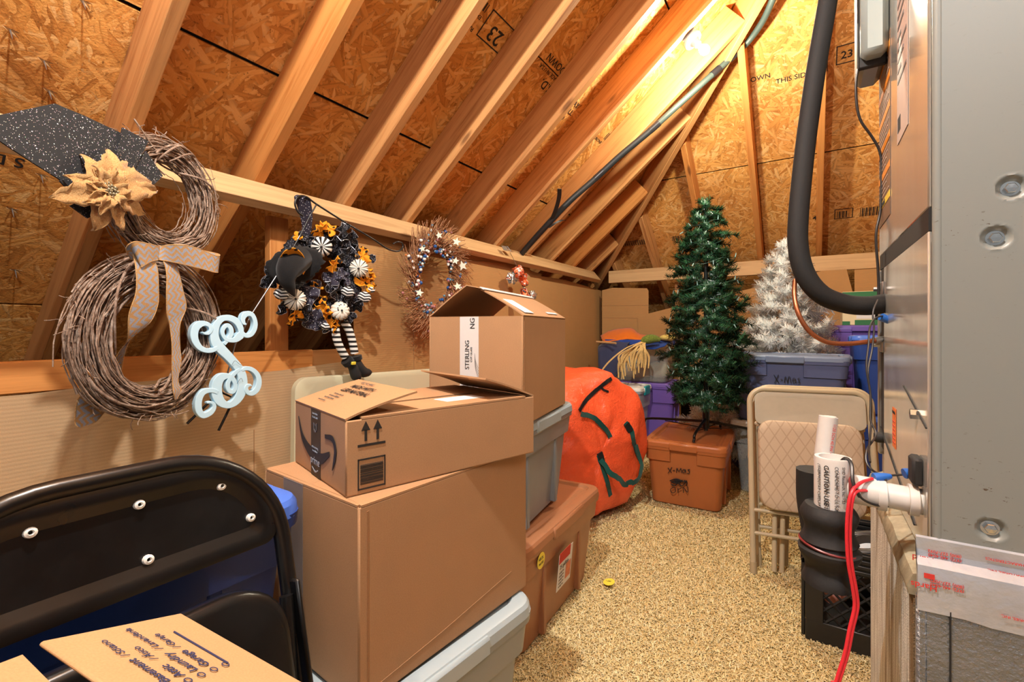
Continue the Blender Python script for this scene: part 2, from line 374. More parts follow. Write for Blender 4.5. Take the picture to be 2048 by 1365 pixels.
def m_foil(name, c, rough, bs, strength, metal=.85):
    q = NT(name); v = q.obj(); n = q.noise(v, bs, 4, .6).outputs[0]; d = q.noise(v, 9, 4).outputs[0]
    col = q.mix(q.math('MULTIPLY', q.ramp(d, [(.45, 0.), (.7, 1.)]), .4), c, tuple(x * .5 for x in c[:3]) + (1,))
    q.P(col=col, metal=metal, rough=rough); q.bump(n, strength, .004); return q.m
def m_ductside(name):
    q = NT(name); v = q.obj(); n = q.noise(q.map(v, (110, 110, 5.)), 1, 5, .7).outputs[0]; big = q.noise(q.map(v, (9, 9, 1.4)), 1, 3).outputs[0]; f = q.noise(v, 300, 2).outputs[0]
    col = q.mix(q.ramp(n, [(.36, 0.), (.54, 1.)]), lin(138, 134, 126), lin(214, 214, 208)); col = q.mix(q.ramp(big, [(.56, 0.), (.66, 1.)]), col, lin(122, 104, 80)); q.P(col=col, rough=.9, spec=.1); q.bump(q.math('ADD', n, f), .7, .004); return q.m
def m_weave(name, c0, c1):
    q = NT(name); v = q.obj(); s = q.n('SeparateXYZ', {0: v}); a = q.math('PINGPONG', q.math('MULTIPLY', q.math('ADD', s.outputs[0], q.math('MULTIPLY', s.outputs[1], .62)), 42.), 1.); b = q.math('PINGPONG', q.math('MULTIPLY', q.math('SUBTRACT', s.outputs[0], q.math('MULTIPLY', s.outputs[1], .62)), 42.), 1.)
    k = q.math('MAXIMUM', q.math('LESS_THAN', a, .13), q.math('LESS_THAN', b, .13)); f = q.noise(v, 700, 2).outputs[0]
    q.P(col=q.mix(q.math('MULTIPLY', f, .4), q.mix(q.math('MULTIPLY', k, .55), c0, c1), c1), rough=.85, spec=.15); q.bump(q.math('ADD', k, f), .3, .001); return q.m
def m_tarp(name):
    q = NT(name); v = q.obj(); n = q.noise(q.map(v, (4, 4, 7)), 1, 4, .6, .8).outputs[0]; cr = q.noise(q.map(v, (9, 22, 22), (.3, .4, .2)), 1, 5, .7, 2.2).outputs[0]; fi = q.noise(q.map(v, (30, 90, 60), (.2, .5, .1)), 1, 3, .6, 1.).outputs[0]
    q.P(col=q.mix(q.math('MULTIPLY', n, .6), lin(255, 104, 60), lin(236, 76, 44)), rough=.21, spec=.6); q.bump(q.math('ADD', cr, q.math('MULTIPLY', fi, .4)), .42, .03); return q.m
def m_tarp_old(name):
    q = NT(name); v = q.obj(); n = q.noise(q.map(v, (5, 5, 9)), 1, 5, .6, .8).outputs[0]; f = q.n('TexWave', {'Vector': v, 'Scale': 140, 'Distortion': .3}).outputs['Fac']; cr = q.noise(v, 22, 4, .65, 1.5).outputs[0]
    q.P(col=q.mix(q.math('MULTIPLY', n, .5), lin(236, 78, 40), lin(206, 50, 26)), rough=.30, spec=.5, coat=.25); q.bump(q.math('ADD', q.math('MULTIPLY', cr, 1.0), q.math('MULTIPLY', f, .05)), .55, .02); return q.m
OSB = m_osb()
WD = m_wood('pine_rafter', lin(204, 148, 92), lin(166, 106, 58), lin(90, 50, 26))
WL = m_wood('pale_pine', lin(200, 162, 116), lin(178, 138, 92), lin(120, 78, 44))
WO = m_wood('orange_pine', lin(206, 140, 76), lin(176, 106, 48), lin(80, 40, 16))
CARD = m_card('cardboard', lin(172, 134, 98)); CARDY = m_card('yellow_cardboard', lin(180, 144, 104)); CARDW = m_card('ribbed_cardboard', lin(192, 160, 122), 26, 1); CARDB = m_card('ribbed_brown_cardboard', lin(184, 138, 88), 26, 1); CARDD = m_card('cardboard_inside', lin(160, 118, 82))
INK = plain('black_ink', lin(34, 30, 28), .7, var=0); INKB = plain('navy_ink', lin(44, 48, 84), .7, var=0); INKR = plain('red_ink', lin(196, 52, 44), .7, var=0); INKG = plain('grey_ink', lin(92, 88, 84), .7, var=0)
BLACK = m_plastic('black_gloss_paint', lin(11, 11, 12), .30, .03, .12); BLACKM = plain('black_matt', lin(28, 28, 29), .7); BLKROD = plain('black_rod', lin(24, 24, 25), .35); FOAM = plain('black_foam', lin(24, 24, 25), .72, bump=.5, bscale=90)
WHITEP = plain('white_plastic', lin(226, 224, 216), .45, var=.04); PAPER = plain('white_paper', lin(224, 222, 220), .7, var=.03); CHROME = plain('chrome', lin(210, 208, 204), .22, 1., var=.03); STEEL = plain('galvanised_steel', lin(168, 172, 174), .38, .9)
# ================================================================== the setting
c_, s_ = math.cos(TH), math.sin(TH)
def board(name, parent, o, x, y, L, W, T, mat, bev=.003, label=None):
    """timber: local x along the grain (L), y across (W), z (T); o is the low corner"""
    M = frame(o, x, y); b = MB(); n = max(2, int(L / .4))
    b.box(V3(0, 0, 0), V3(L, W, T), bev=bev)
    return b.part(name, mat, parent, M, label)
def clip(poly, a, b, c):
    """keep a*x+b*y<=c"""
    out = []
    for i in range(len(poly)):
        p, q = poly[i], poly[(i + 1) % len(poly)]; dp, dq = a * p[0] + b * p[1] - c, a * q[0] + b * q[1] - c
        if dp <= 0: out.append(p)
        if dp * dq < 0: t = dp / (dp - dq); out.append((p[0] + (q[0] - p[0]) * t, p[1] + (q[1] - p[1]) * t))
    return out
ceiling = thing('ceiling', 'sloping attic roof of pine rafters under strand board', None, (0, 0, 3), kind='structure')
UNDER = plain('roof_felt', lin(24, 32, 44), .9)
# --- main slope
HIPC = XW + YW
mainM = frame((0, 0, roofz(0, DV)), (c_, 0, s_), y=(0, 1, 0))
hipM = frame((0, 0, ZU + DV + PITCH * YW), (1, 0, 0), y=(0, c_, -s_))
def panel(kind, poly, g=.004):
    if len(poly) < 3: return
    b = MB(); P = [(x / c_, y) if kind == 'm' else (x, y / c_) for x, y in poly]
    ar = sum(P[i][0] * P[(i + 1) % len(P)][1] - P[(i + 1) % len(P)][0] * P[i][1] for i in range(len(P)))
    if ar < 0: P = P[::-1]
    if kind == 'm': b.prism(P, 0, .012)
    else: b.prism(P, 0, .012)
    M = mainM if kind == 'm' else hipM
    if kind == 'h':   # local z must point out of the roof
        z = np.array(M)[:3, 2]
        if z[2] < 0: b.v = [q * [1, 1, -1] for q in b.v]; b.f = [f[::-1] for f in b.f]
    return b.part('sheathing_panel', OSB, ceiling, M, smooth=False)
G = .0055
for x0, x1, js in ((-3.75, -2.93, (-1.25, .62, 3.38, 6.6)), (-2.93, -1.82, (-1.25, 1.97, 4.72, 6.6)), (-1.82, -.716, (-1.25, .62, 3.38, 6.6)), (-.716, .5, (-1.25, 1.97, 4.72))):
    for y0, y1 in zip(js[:-1], js[1:]):
        panel('m', clip([(x0 + G, y0 + G / 2), (x1 - G, y0 + G / 2), (x1 - G, y1 - G / 2), (x0 + G, y1 - G / 2)], 1, 1, HIPC - .004))
for y0, y1, js in ((5.53, 6.75, (-3.8, -.9, 2.0)), (4.418, 5.53, (-2.6, -.37, 2.0)), (3.31, 4.418, (-1.5, .09, 2.0)), (2.5, 3.31, (-.4, 1.2))):
    for x0, x1 in zip(js[:-1], js[1:]):
        q = clip([(x0 + G / 2, y0 + G), (x1 - G / 2, y0 + G), (x1 - G / 2, y1 - G), (x0 + G / 2, y1 - G)], -1, -1, -HIPC - .004); q = clip(q, 1, -1, -2.04)
        panel('h', q)
rM = frame((1.0, 0, roofz(0, DV)), (-c_, 0, s_), y=(0, 1, 0)); RP = clip([(-1.3, -1.25), (.5, -1.25), (.5, 5.2), (-1.3, 5.2)], 1, 1, 3.04)  # unseen far slope, added to shut out world light
for y0, y1 in ((-1.25, 1.5), (1.5, 4.4)):
    for x0, x1 in ((-1.30, -.2), (-.2, .5)):
        q = clip([(x0 + G, y0 + G), (x1 - G, y0 + G), (x1 - G, y1 - G), (x0 + G, y1 - G)], 1, 1, HIPC - .004)
        if len(q) > 2: b = MB(); P = [(x / c_, y) for x, y in q]; b.prism(P[::-1], -.012, 0); b.part('sheathing_panel', OSB, ceiling, rM, smooth=False)
b = MB()
for kind, poly in (('m', clip([(-3.9, -1.3), (.5, -1.3), (.5, 6.9), (-3.9, 6.9)], 1, 1, HIPC)), ('h', clip(clip([(-3.9, 2.4), (2.2, 2.4), (2.2, 6.9), (-3.9, 6.9)], -1, -1, -HIPC), 1, -1, -2.04))):
    z = [(ZU + DV + .03 + PITCH * (x - XW)) if kind == 'm' else (ZU + DV + .03 + PITCH * (YW - y)) for x, y in poly]
    lo = [(x, y, q) for (x, y), q in zip(poly, z)]; hi = [(x, y, q + .02) for (x, y), q in zip(poly, z)]
    n = len(lo); b.add(lo + hi, [tuple(range(n))[::-1], tuple(range(n, 2 * n))] + [(i, (i + 1) % n, n + (i + 1) % n, n + i) for i in range(n)])
b.part('roof_underlay', UNDER, ceiling, smooth=False)
RY = (.14, .601, 1.062, 1.515, 1.955, 2.45, 2.88, 3.355, 3.785, 4.26, 4.70, 5.16, 5.62)  # first rafter is out of view, included to block light
for k, y in enumerate(RY):
    x1 = min(.48, HIPC - y - .03); L = (x1 + 3.55) / c_
    board('rafter', ceiling, (-3.55, y, roofz(-3.55)), (c_, 0, s_), (0, 1, 0), L, .045, .188, WO if k in (2, 9) else WD)
for x in (-2.34, -1.86, -1.42, -.90, -.415, .055, .535, 1.02):
    y1 = max(HIPC - x + .03, 2.04 + x + .03); L = (6.6 - y1) / c_
    board('jack_rafter', ceiling, (x, 6.6, ZU + PITCH * (YW - 6.6)), (0, -c_, s_), (1, 0, 0), L, .045, .188, WO if x > -1 else WD)
hd = nrm((1, -1, PITCH)); board('hip_rafter', ceiling, V3(-3.45, HIPC + 3.45, roofz(-3.45, -.045)) - V3(1, 1, 0) / 2 ** .5 * .022, hd, (1, 1, 0), 5.45, .045, .235, WD)
board('ridge_board', ceiling, (.478, -1.25, roofz(.5) - .02), (0, 1, 0), (-1, 0, 0), 3.8, .045, .22, WD)
# nails that came through the boards, with torn splinters
for px, py in ((98, 182), (20, 60), (165, 2), (88, 122), (24, 418), (82, 350), (30, 540), (140, 500)):
    p = onMain(px, py, DV); nd = V3(s_, 0, -c_); b = MB(); b.tube([p - nd * .002, p + nd * .02, p + nd * .045 + V3(0, 0, -.002)], [.0022, .0022, .0006], 6)
    n_ = b.part('roofing_nail', STEEL, ceiling); b = MB(); q = MB()
    for a in (-.5, .4, 2.6):
        d = V3(c_ * math.sin(a), math.cos(a), s_ * math.sin(a)); w_ = np.cross(d, nd) * .005
        q.add([p - w_, p + w_, p + d * .022 + nd * .010 + w_ * .3, p + d * .019 + nd * .012 - w_ * .3, p - w_ + nd * .002, p + w_ + nd * .002], [(0, 1, 2, 3), (4, 3, 2, 5)])
    q.part('splinter', WL, n_, smooth=False)
# ink stamps printed on the boards
def stamp(px, py, rows, up=1, hip=False, s=.05, mirror=False):
    p = (onHip if hip else onMain)(px, py, DV); nd = V3(0, -s_, -c_) if hip else V3(s_, 0, -c_)
    x = V3(1, 0, 0) if hip else V3(0, 1, 0); x = x * up; y = np.cross(nd, x)
    for (dx, dy, st, k) in rows:
        if st.startswith('#'):
            w_, h_ = [float(v) for v in st[1:].split(',')]; b = MB()
            for (a0, b0, a1, b1) in ((0, 0, w_, .006), (0, h_, w_, h_ + .006), (0, 0, .006, h_), (w_ - .006, 0, w_, h_)): b.box(V3(a0, b0, 0), V3(a1, b1, .0004))
            b.part('stamp_frame', INK, ceiling, frame(p + x * dx + y * dy + nd * .0015, x, y))
        elif st.startswith('|'):
            b = MB(); n = int(st[1:])
            for i in range(n): b.box(V3(i * .012, 0, 0), V3(i * .012 + .004 * (1 + i % 2), k, .0004))
            b.part('stamp_bars', INK, ceiling, frame(p + x * dx + y * dy + nd * .0015, x, y), kind='stuff')
        else: text(st, k, INK, ceiling, p + x * dx + y * dy, x, y, bold=.01, lift=.0016)
stamp(985, 78, [(-.10, -.10, '#.2,.13', 0), (-.05, -.05, '23', .10), (.13, .02, 'RATED SHEATHING', .03), (.13, -.04, 'EXPOSURE 1', .025), (-.3, -.02, '|9', .09), (.13, -.1, '|14', .04)], -1)
stamp(1080, 160, [(-.13, -.02, 'S.D.', .07), (-.13, -.07, 'MADE IN U.S.A.', .032), (-.13, -.14, 'DOWN', .06), (.16, -.1, '|7', .09), (-.16, -.085, '#.3,.0', 0)], -1)
stamp(1150, 215, [(-.08, 0, 'MAY', .05), (-.08, -.055, 'MILL', .05), (-.08, -.11, '290', .04), (.1, -.1, '#.16,.08', 0), (.13, -.08, '316', .045)], 1)
stamp(1215, 282, [(-.12, -.05, '|16', .06), (-.1, .03, 'SIZED FOR SPACING', .03)], -1)
stamp(30, 338, [(-.02, -.05, 'S D', .06), (.16, -.05, '|9', .06), (.3, -.05, 'MADE IN U.S.A.', .03), (.3, 0, 'DOWN', .045)], -1)
stamp(1520, 160, [(-.1, 0, 'DOWN', .05), (.10, -.06, 'THIS SIDE', .05), (.3, -.06, '|10', .09)], 1, True)
stamp(1672, 125, [(0, -.02, '#.12,.12', 0), (.025, .015, '23', .07), (.2, -.03, '|12', .09), (.38, -.03, 'SHEATHING', .03), (.4, .04, '390', .05)], 1, True)
stamp(1625, 440, [(0, 0, '42', .06), (.16, -.02, '#.13,.10', 0), (.18, -.01, '|6', .07), (.34, -.02, '|18', .09)], 1, True)
stamp(1335, 480, [(-.5, -.03, '|22', .07), (.05, -.02, '|9', .06), (.25, -.02, 'RATED', .05)], 1, True)
stamp(1420, 205, [(-.55, -.05, '|16', .08), (-.25, -.05, '|9', .09), (-.1, 0, 'S D', .05)], 1, True)

for k, px, py, w_, h_ in ((8, 1283, 193, .045, .022), (4, 757, 411, .05, .03)):
    p = onY(px, py, RY[k] - .001); b = MB(); b.box(V3(-w_ / 2, -h_ / 2, 0), V3(w_ / 2, h_ / 2, .0006), frame(p, (c_, 0, s_), z=(0, -1, 0))); b.part('barcode_sticker', PAPER, ceiling, smooth=False)
    b = MB(); [b.box(V3(-w_ / 2 + .006 + i * .0032, -h_ / 4, .0006), V3(-w_ / 2 + .0075 + i * .0032, h_ / 4, .0009), frame(p, (c_, 0, s_), z=(0, -1, 0))) for i in range(9)]; b.part('barcode', INK, ceiling, kind='stuff', smooth=False)
# --- the left knee wall: purlin on edge, stud, rails
wall_left = thing('wall_left', 'open knee wall of pale pine with a long purlin', None, (-2, 2, 0), kind='structure')
pn = V3(s_, 0, -c_)          # across the purlin, square to the slope
board('purlin', wall_left, V3(XW, -1.2, ZU), (0, 1, 0), -pn * -1, 5.98, .132, .045, WL)
board('stud', wall_left, (-2.07, 1.17, .60), (0, 0, 1), (0, 1, 0), 1.02, .09, .045, WO)
board('stud', wall_left, (-2.10, 4.86, 0), (0, 0, 1), (0, 1, 0), 1.62, .05, .09, WL)
board('stud', wall_left, (-2.07, -.9, 0), (0, 0, 1), (0, 1, 0), 1.60, .09, .045, WO)
board('rail', wall_left, (-2.045, -1.1, .905), (0, 1, 0), (0, 0, 1), 2.44, .097, .045, WO)
board('rail', wall_left, (-2.09, .6, .905), (0, 1, 0), (0, 0, 1), 2.6, .09, .04, WD)
for px, py in ((283, 352), (352, 372), (523, 387), (880, 446), (1012, 500)): pass
# wall_back
wall_back = thing('wall_back', 'pale pine header and studs below the hip slope', None, (-1, 5, 0), kind='structure')
board('header', wall_back, V3(-1.88, YW - .09, ZU - .125), (1, 0, 0), (0, 0, 1), 3.7, .135, .045, WL)
for x in (-1.2, -.3, .6): board('stud', wall_back, (x, YW + .02, 0), (0, 0, 1), (1, 0, 0), 1.6, .045, .09, WD)
# eaves behind the knee walls: unseen boards added to keep outside light out
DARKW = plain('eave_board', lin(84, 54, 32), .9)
b = MB(); b.box(V3(-3.75, -1.3, 0), V3(-3.70, 6.9, .75)); b.box(V3(-3.75, 6.70, 0), V3(2.0, 6.76, .75)); b.part('wall_eave_blocker', DARKW, None, label='unseen boards added to keep light out of the low eaves', kind='structure', smooth=False)
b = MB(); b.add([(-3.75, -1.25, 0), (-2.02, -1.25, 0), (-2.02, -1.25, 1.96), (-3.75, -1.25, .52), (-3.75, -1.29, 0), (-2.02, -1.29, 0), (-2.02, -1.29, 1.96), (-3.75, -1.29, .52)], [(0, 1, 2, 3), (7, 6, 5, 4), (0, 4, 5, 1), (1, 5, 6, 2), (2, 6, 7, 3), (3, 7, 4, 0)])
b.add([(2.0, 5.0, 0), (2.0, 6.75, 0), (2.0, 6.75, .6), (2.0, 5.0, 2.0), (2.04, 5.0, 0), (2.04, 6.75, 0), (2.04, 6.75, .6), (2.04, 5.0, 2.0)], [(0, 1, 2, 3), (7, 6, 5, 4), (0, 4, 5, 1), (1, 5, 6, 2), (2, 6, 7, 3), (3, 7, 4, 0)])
b.part('wall_ends_blocker', DARKW, None, label='unseen boards added to stop light at the ends of the eaves', kind='structure', smooth=False)  # unseen ends, added against light leaking into the eaves
b = MB(); b.box(V3(2.30, -1.4, 0), V3(2.34, 5.1, 2.6)); b.part('wall_right_blocker', DARKW, None, label='unseen boards added to shut out light on the low side behind the air handler', kind='structure', smooth=False)  # unseen wall, added to close the room against world light
# --- floor: tan shag carpet
CARPET = m_carpet('tan_carpet'); TUFT = m_tuft('tan_carpet_yarn')
DKF = plain('dark_eave_floor', lin(52, 40, 32), .95, var=.2)  # eave floor coloured dark so that it bounces less light
b = MB(); b.box(V3(-3.75, -1.4, -.05), V3(-2.04, 6.75, -.001)); b.box(V3(-2.04, 5.0, -.05), V3(2.3, 6.75, -.001)); b.part('floor_eaves', DKF, None, label='floor behind the knee walls, coloured dark to bounce less light', kind='structure', smooth=False)
b = MB(); b.box(V3(-2.04, -1.4, -.05), V3(2.3, 5.0, 0)); floor = b.part('floor', CARPET, None, label='attic floor covered in tan shag carpet', kind='structure', smooth=False)
def pile():
    N = 200000; x = RNG.uniform(-1.45, .55, N); y = .95 + (RNG.random(N) ** 1.7) * 4.0
    a = RNG.uniform(0, 2 * math.pi, N); h = RNG.uniform(.004, .0095, N); ln = RNG.uniform(.004, .014, N); w_ = RNG.uniform(.0010, .0019, N) * (.8 + y * .16)
    base = np.stack([x, y, np.full(N, -.001)], 1); d = np.stack([np.cos(a), np.sin(a), np.zeros(N)], 1); sd = np.stack([-np.sin(a), np.cos(a), np.zeros(N)], 1)
    tipp = base + d * ln[:, None]; tipp[:, 2] = h; mid = base + d * (ln * .25)[:, None]; mid[:, 2] = h * .75
    V = np.stack([base - sd * w_[:, None], base + sd * w_[:, None], mid + sd * w_[:, None], mid - sd * w_[:, None], tipp + sd * w_[:, None] * .7, tipp - sd * w_[:, None] * .7], 1).reshape(-1, 3)
    k = np.arange(N)[:, None] * 6; Fq = np.concatenate([k + [[3, 2, 1, 0]], k + [[5, 4, 2, 3]]]); NN = RNG.normal(0, .38, (N, 3)); NN[:, 2] = 1; NN /= np.linalg.norm(NN, axis=1, keepdims=True); NN = np.repeat(NN, 6, 0)
    fn_ = np.cross(V[Fq[:, 1]] - V[Fq[:, 0]], V[Fq[:, 2]] - V[Fq[:, 0]]); fl_ = fn_[:, 2] < 0; Fq[fl_] = Fq[fl_][:, ::-1]
    link('carpet_pile', tris_mesh('carpet_pile', V, Fq, TUFT, normals=NN), floor, kind='stuff')
pile()
# --- lit bulb in its white holder on the slope
BP = onMain(1409, 100, DV - .42); ax = V3(s_, 0, -c_); BM = frame(BP - ax * .105, np.cross(ax, (0, 1, 0)), z=ax)
fx = thing('bulb_holder', 'round white lamp holder with a glowing bulb on the sloping roof', 'lamp', BP - ax * .1)
WG = plain('white_porcelain', lin(226, 228, 224), .35, var=0)
b = MB(); b.lathe([(0, -.012), (.056, -.012), (.058, -.002), (.052, .010), (.034, .014), (.026, .022), (.024, .045), (.020, .050), (0, .050)], 28, BM); b.part('holder', WG, fx)
b = MB(); b.lathe([(.013, .045), (.013, .06), (.018, .072), (.028, .092), (.030, .105), (.026, .120), (.014, .131), (0, .134)], 24, BM)
q = NT('lit_bulb'); q.P(col=(1, .95, .8, 1), em=(1, .95, .80, 1), ems=22.); b.part('glass_bulb', q.m, fx)
lamp('roof_bulb_light', BP + ax * .05, 74, (1, .95, .74), .03)
b = MB(); b.box(V3(-.045, -.045, -.13), V3(.045, .045, -.012), BM); b.part('junction_box', STEEL, fx)
# ================================================================== cardboard sheets on the walls
def sheet(label, p0, n, px, mat, group=None, t=.004, creases=()):
    n = nrm(n); P = [onP(x, y, p0, n) for x, y in px]; up = V3(0, 0, 1); x = nrm(np.cross(up, n)); y = np.cross(n, x)
    root = thing('cardboard_sheet', label, 'cardboard sheet', np.mean(P, 0), group)
    M = frame(p0, x, y); L = [((q - p0) @ x, (q - p0) @ y) for q in P]
    if sum(L[i][0] * L[(i + 1) % len(L)][1] - L[(i + 1) % len(L)][0] * L[i][1] for i in range(len(L))) < 0: L = L[::-1]
    b = MB(); b.prism(L, -t, 0); b.part('board', mat, root, M, smooth=False)
    for (a, c) in creases:
        a = onP(*a, p0, n); c = onP(*c, p0, n); b = MB(); b.tube([a + n * .0003, (a + c) / 2 + n * .0008, c + n * .0003], .0016, 5); b.part('crease', CARDD, root)
    return root
NX = V3(1, 0, 0); NYm = V3(0, -1, 0)
sheet('long low sheet of pale ribbed cardboard under the orange rail', V3(-1.995, 0, 0), NX, [(-160, 812), (0, 794), (60, 789), (205, 770), (560, 742), (700, 722), (700, 1040), (-160, 1300)], CARDW, None, .004, [((508, 860), (508, 965))])
sheet('tall brown cardboard sheet behind the black pumpkin wreath', V3(-2.012, 0, 0), NX, [(700, 430), (1060, 524), (1060, 900), (716, 900)], CARDB, None, .004, [((826, 560), (828, 742))])
sheet('brown cardboard sheet with a torn wavy top edge beside the crushed cans', V3(-2.004, 0, 0), NX, [(900, 515), (937, 523), (965, 523), (1010, 528), (1021, 535), (1017, 600), (1016, 900), (900, 900)], CARDB)
sheet('narrow cardboard strip behind the hanging crushed cans', V3(-2.022, 0, 0), NX, [(1010, 530), (1083, 548), (1080, 700), (1080, 900), (1005, 900)], CARDB)
sheet('large brown cardboard sheet closing the end of the knee wall', V3(-2.03, 0, 0), NX, [(1060, 540), (1084, 553), (1130, 560), (1203, 582), (1203, 830), (1060, 860)], CARDB, None, .004, [((1124, 562), (1124, 700))])
BK = V3(0, YW - .10, 0)
sheet('upright pinkish cardboard sheet in the back corner', BK + V3(0, -.02, 0), NYm, [(1204, 581), (1225, 576), (1294, 577), (1297, 582), (1297, 800), (1204, 800)], CARDB, None, .004, [((1206, 612), (1296, 611)), ((1207, 636), (1296, 637))])
sheet('long tilted cardboard strip fixed below the header behind the trees', BK + V3(0, -.03, 0), NYm, [(1275, 633), (1370, 609), (1483, 582), (1560, 563), (1640, 600), (1640, 760), (1283, 760)], CARDB)
sheet('tilted square of cardboard on the back wall behind the white tree', BK + V3(0, -.035, 0), NYm, [(1590, 556), (1686, 531), (1692, 534), (1712, 610), (1712, 720), (1600, 720)], CARDB)
sheet('upright cardboard piece above the green seed box', BK + V3(0, -.025, 0), NYm, [(1709, 530), (1790, 526), (1790, 700), (1709, 700)], CARDB)

# ================================================================== plastic totes
def rring(a, b, r, c=None, n=5):
    """rounded rectangle ring; c: points at +-c on the y sides, flagged 1 between them"""
    P = []
    for (sx, sy, a0) in ((1, -1, -90), (1, 1, 0), (-1, 1, 90), (-1, -1, 180)):
        for k in range(n + 1):
            t = math.radians(a0 + 90 * k / n); P.append((sx * (a - r) + r * math.cos(t), sy * (b - r) + r * math.sin(t), 0))
        if c and sx * sy > 0 and sx > 0: P += [(c + .004, b, 0), (c, b, 1), (-c, b, 1), (-c - .004, b, 0)]
        if c and sx < 0 and sy < 0: P += [(-c - .004, -b, 0), (-c, -b, 1), (c, -b, 1), (c + .004, -b, 0)]
    return P
def tote(label, loc, deg, L, W, H, body, lidm, group=None, lidH=None, step=.012, taper=.86, c=None, lid=True, ribs=True, latch=None, cat='storage tote'):
    M = rotz(loc, deg); root = thing('storage_tote', label, cat, loc, group)
    a, b_, r = L / 2 - .018, W / 2 - .018, .045; c = c or L * .16
    hb = H - .028
    def R(z, f, off, rr=r):
        k = taper + (1 - taper) * z / H; out = []
        for x, y, fl in rring(a * k + off, b_ * k + off, rr, c):
            if fl: y -= math.copysign(max(0, off + .0), y)
            out.append((x, y, z))
        return np.array(out)
    zs = H * .70
    rings = [R(.004, 0, -.012, .035), R(.0, 0, -.02, .03)][::-1] + [R(.015, 0, 0), R(zs * .5, 0, 0), R(zs - .004, 0, 0), R(zs, 0, step), R(hb - .03, 0, step), R(hb - .024, 0, step + .006), R(hb, 0, step + .006)]
    m = MB(); m.loft(rings, True, True); bd = m.part('body', body, root, M, angle=30)
    if ribs:
        for sx in (-1, 1):
            k = MB()
            for yy in (-.22, .22):
                kk = taper + (1 - taper) * .35; k.box(V3(sx * (a * (kk - .05)), W * yy - .012, .02), V3(sx * (a * (taper + (1 - taper) * .66) + .004), W * yy + .012, zs), bev=.004)
            k.part('side_ribs', body, bd, M, kind='stuff')
    if lid:
        lm = MB(); A, B = L / 2, W / 2
        def Q(z, d, rr): return np.array([(x, y, z) for x, y, _ in rring(A - d, B - d, rr, None, 6)])
        lm.loft([Q(hb - .004, .012, .05), Q(hb - .006, .0, .055), Q(H - .012, .002, .055), Q(H - .003, .008, .05), Q(H, .018, .045), Q(H, .038, .04), Q(H - .010, .048, .035), Q(H - .011, .06, .03), Q(H - .004, .07, .03), Q(H - .003, .11, .025)], True, True)
        ld = lm.part('lid', lidm, root, M, angle=28)
        for lo_, hi_ in ((V3(-c * 1.1, -B - .004, hb - .022), V3(c * 1.1, -B + .03, H - .006)), (V3(-c * 1.1, B - .03, hb - .022), V3(c * 1.1, B + .004, H - .006)), (V3(-A - .004, -B * .38, hb - .022), V3(.03 - A, B * .38, H - .006)), (V3(A - .03, -B * .38, hb - .022), V3(A + .004, B * .38, H - .006))):
            hm = MB(); hm.box(lo_, hi_, bev=.006); hm.part('lid_grip', lidm, ld, M)
        if latch:
            for sx in (-1, 1):
                g = MB(); g.box(V3(sx * (A - .012), -B * .35, H - .075), V3(sx * (A + .010), B * .35, H + .004), bev=.006); g.part('latch', latch, root, M)
    return root, M
def handwriting(px_strokes, p0, n, mat, parent, w=.0035, lift=.002):
    m = MB(); n = nrm(n)
    for s in px_strokes:
        P = np.array([onP(x, y, p0, n) + n * lift for x, y in s]); m.tube(catmull(P, 4) if len(P) > 2 else P, w, 5, flat=.5)
    m.part('handwriting', mat, parent)
GREYT = m_plastic('light_grey_plastic', lin(160, 176, 184)); GREYD = m_plastic('mid_grey_plastic', lin(134, 142, 148)); BROWNT = m_plastic('brown_plastic', lin(158, 106, 72)); BROWNX = m_plastic('orange_brown_plastic', lin(170, 100, 54)); BLUET = m_plastic('royal_blue_plastic', lin(36, 66, 142)); BLUEL = m_plastic('blue_lid_plastic', lin(74, 116, 214)); BLUEX = m_plastic('slate_blue_plastic', lin(88, 100, 142)); BLUEXL = m_plastic('slate_blue_lid', lin(112, 128, 158)); PURP = m_plastic('purple_plastic', lin(112, 88, 176)); CLEAR = m_clear('clear_plastic', lin(206, 214, 216), .30); LIDW = m_plastic('white_lid_plastic', lin(218, 222, 218)); TEAL = m_plastic('teal_latch', lin(20, 140, 150))
# light grey tote under the big carton
tote('light grey tote below the biggest plain carton', (-.845, .76, 0), -6.5, .46, .60, .415, GREYD, GREYT, 'totes stacked under the cartons')
# brown tote, grey tote above it
bt, bM = tote('brown tote with yellow round sticker under the grey tote', (-1.015, 1.585, 0), 2.5, .50, .74, .395, BROWNT, BROWNT, 'totes stacked under the cartons')
tote('mid grey tote standing on the brown tote below the white taped carton', (-1.045, 1.46, .396), 8, .50, .64, .395, GREYD, GREYT, 'totes stacked under the cartons')
def facepatch(M, W_local, u0, u1, v0, v1, mat, parent, name, lift=.003, round_=False):
    """flat sticker on a face: M face frame"""
    m = MB()
    if round_: m.lathe([(0, 0), ((u1 - u0) / 2, 0), ((u1 - u0) / 2, .0008), (0, .0008)], 20, M @ Matrix.Translation(((u0 + u1) / 2, (v0 + v1) / 2, lift)))
    else: m.box(V3(u0, v0, lift), V3(u1, v1, lift + .0008), M)
    return m.part(name, mat, parent, smooth=False)
STY = plain('yellow_sticker', lin(232, 214, 70), .5, var=.02); STO = plain('sticker_photo_print', lin(216, 120, 84), .5, var=.3, nscale=60)
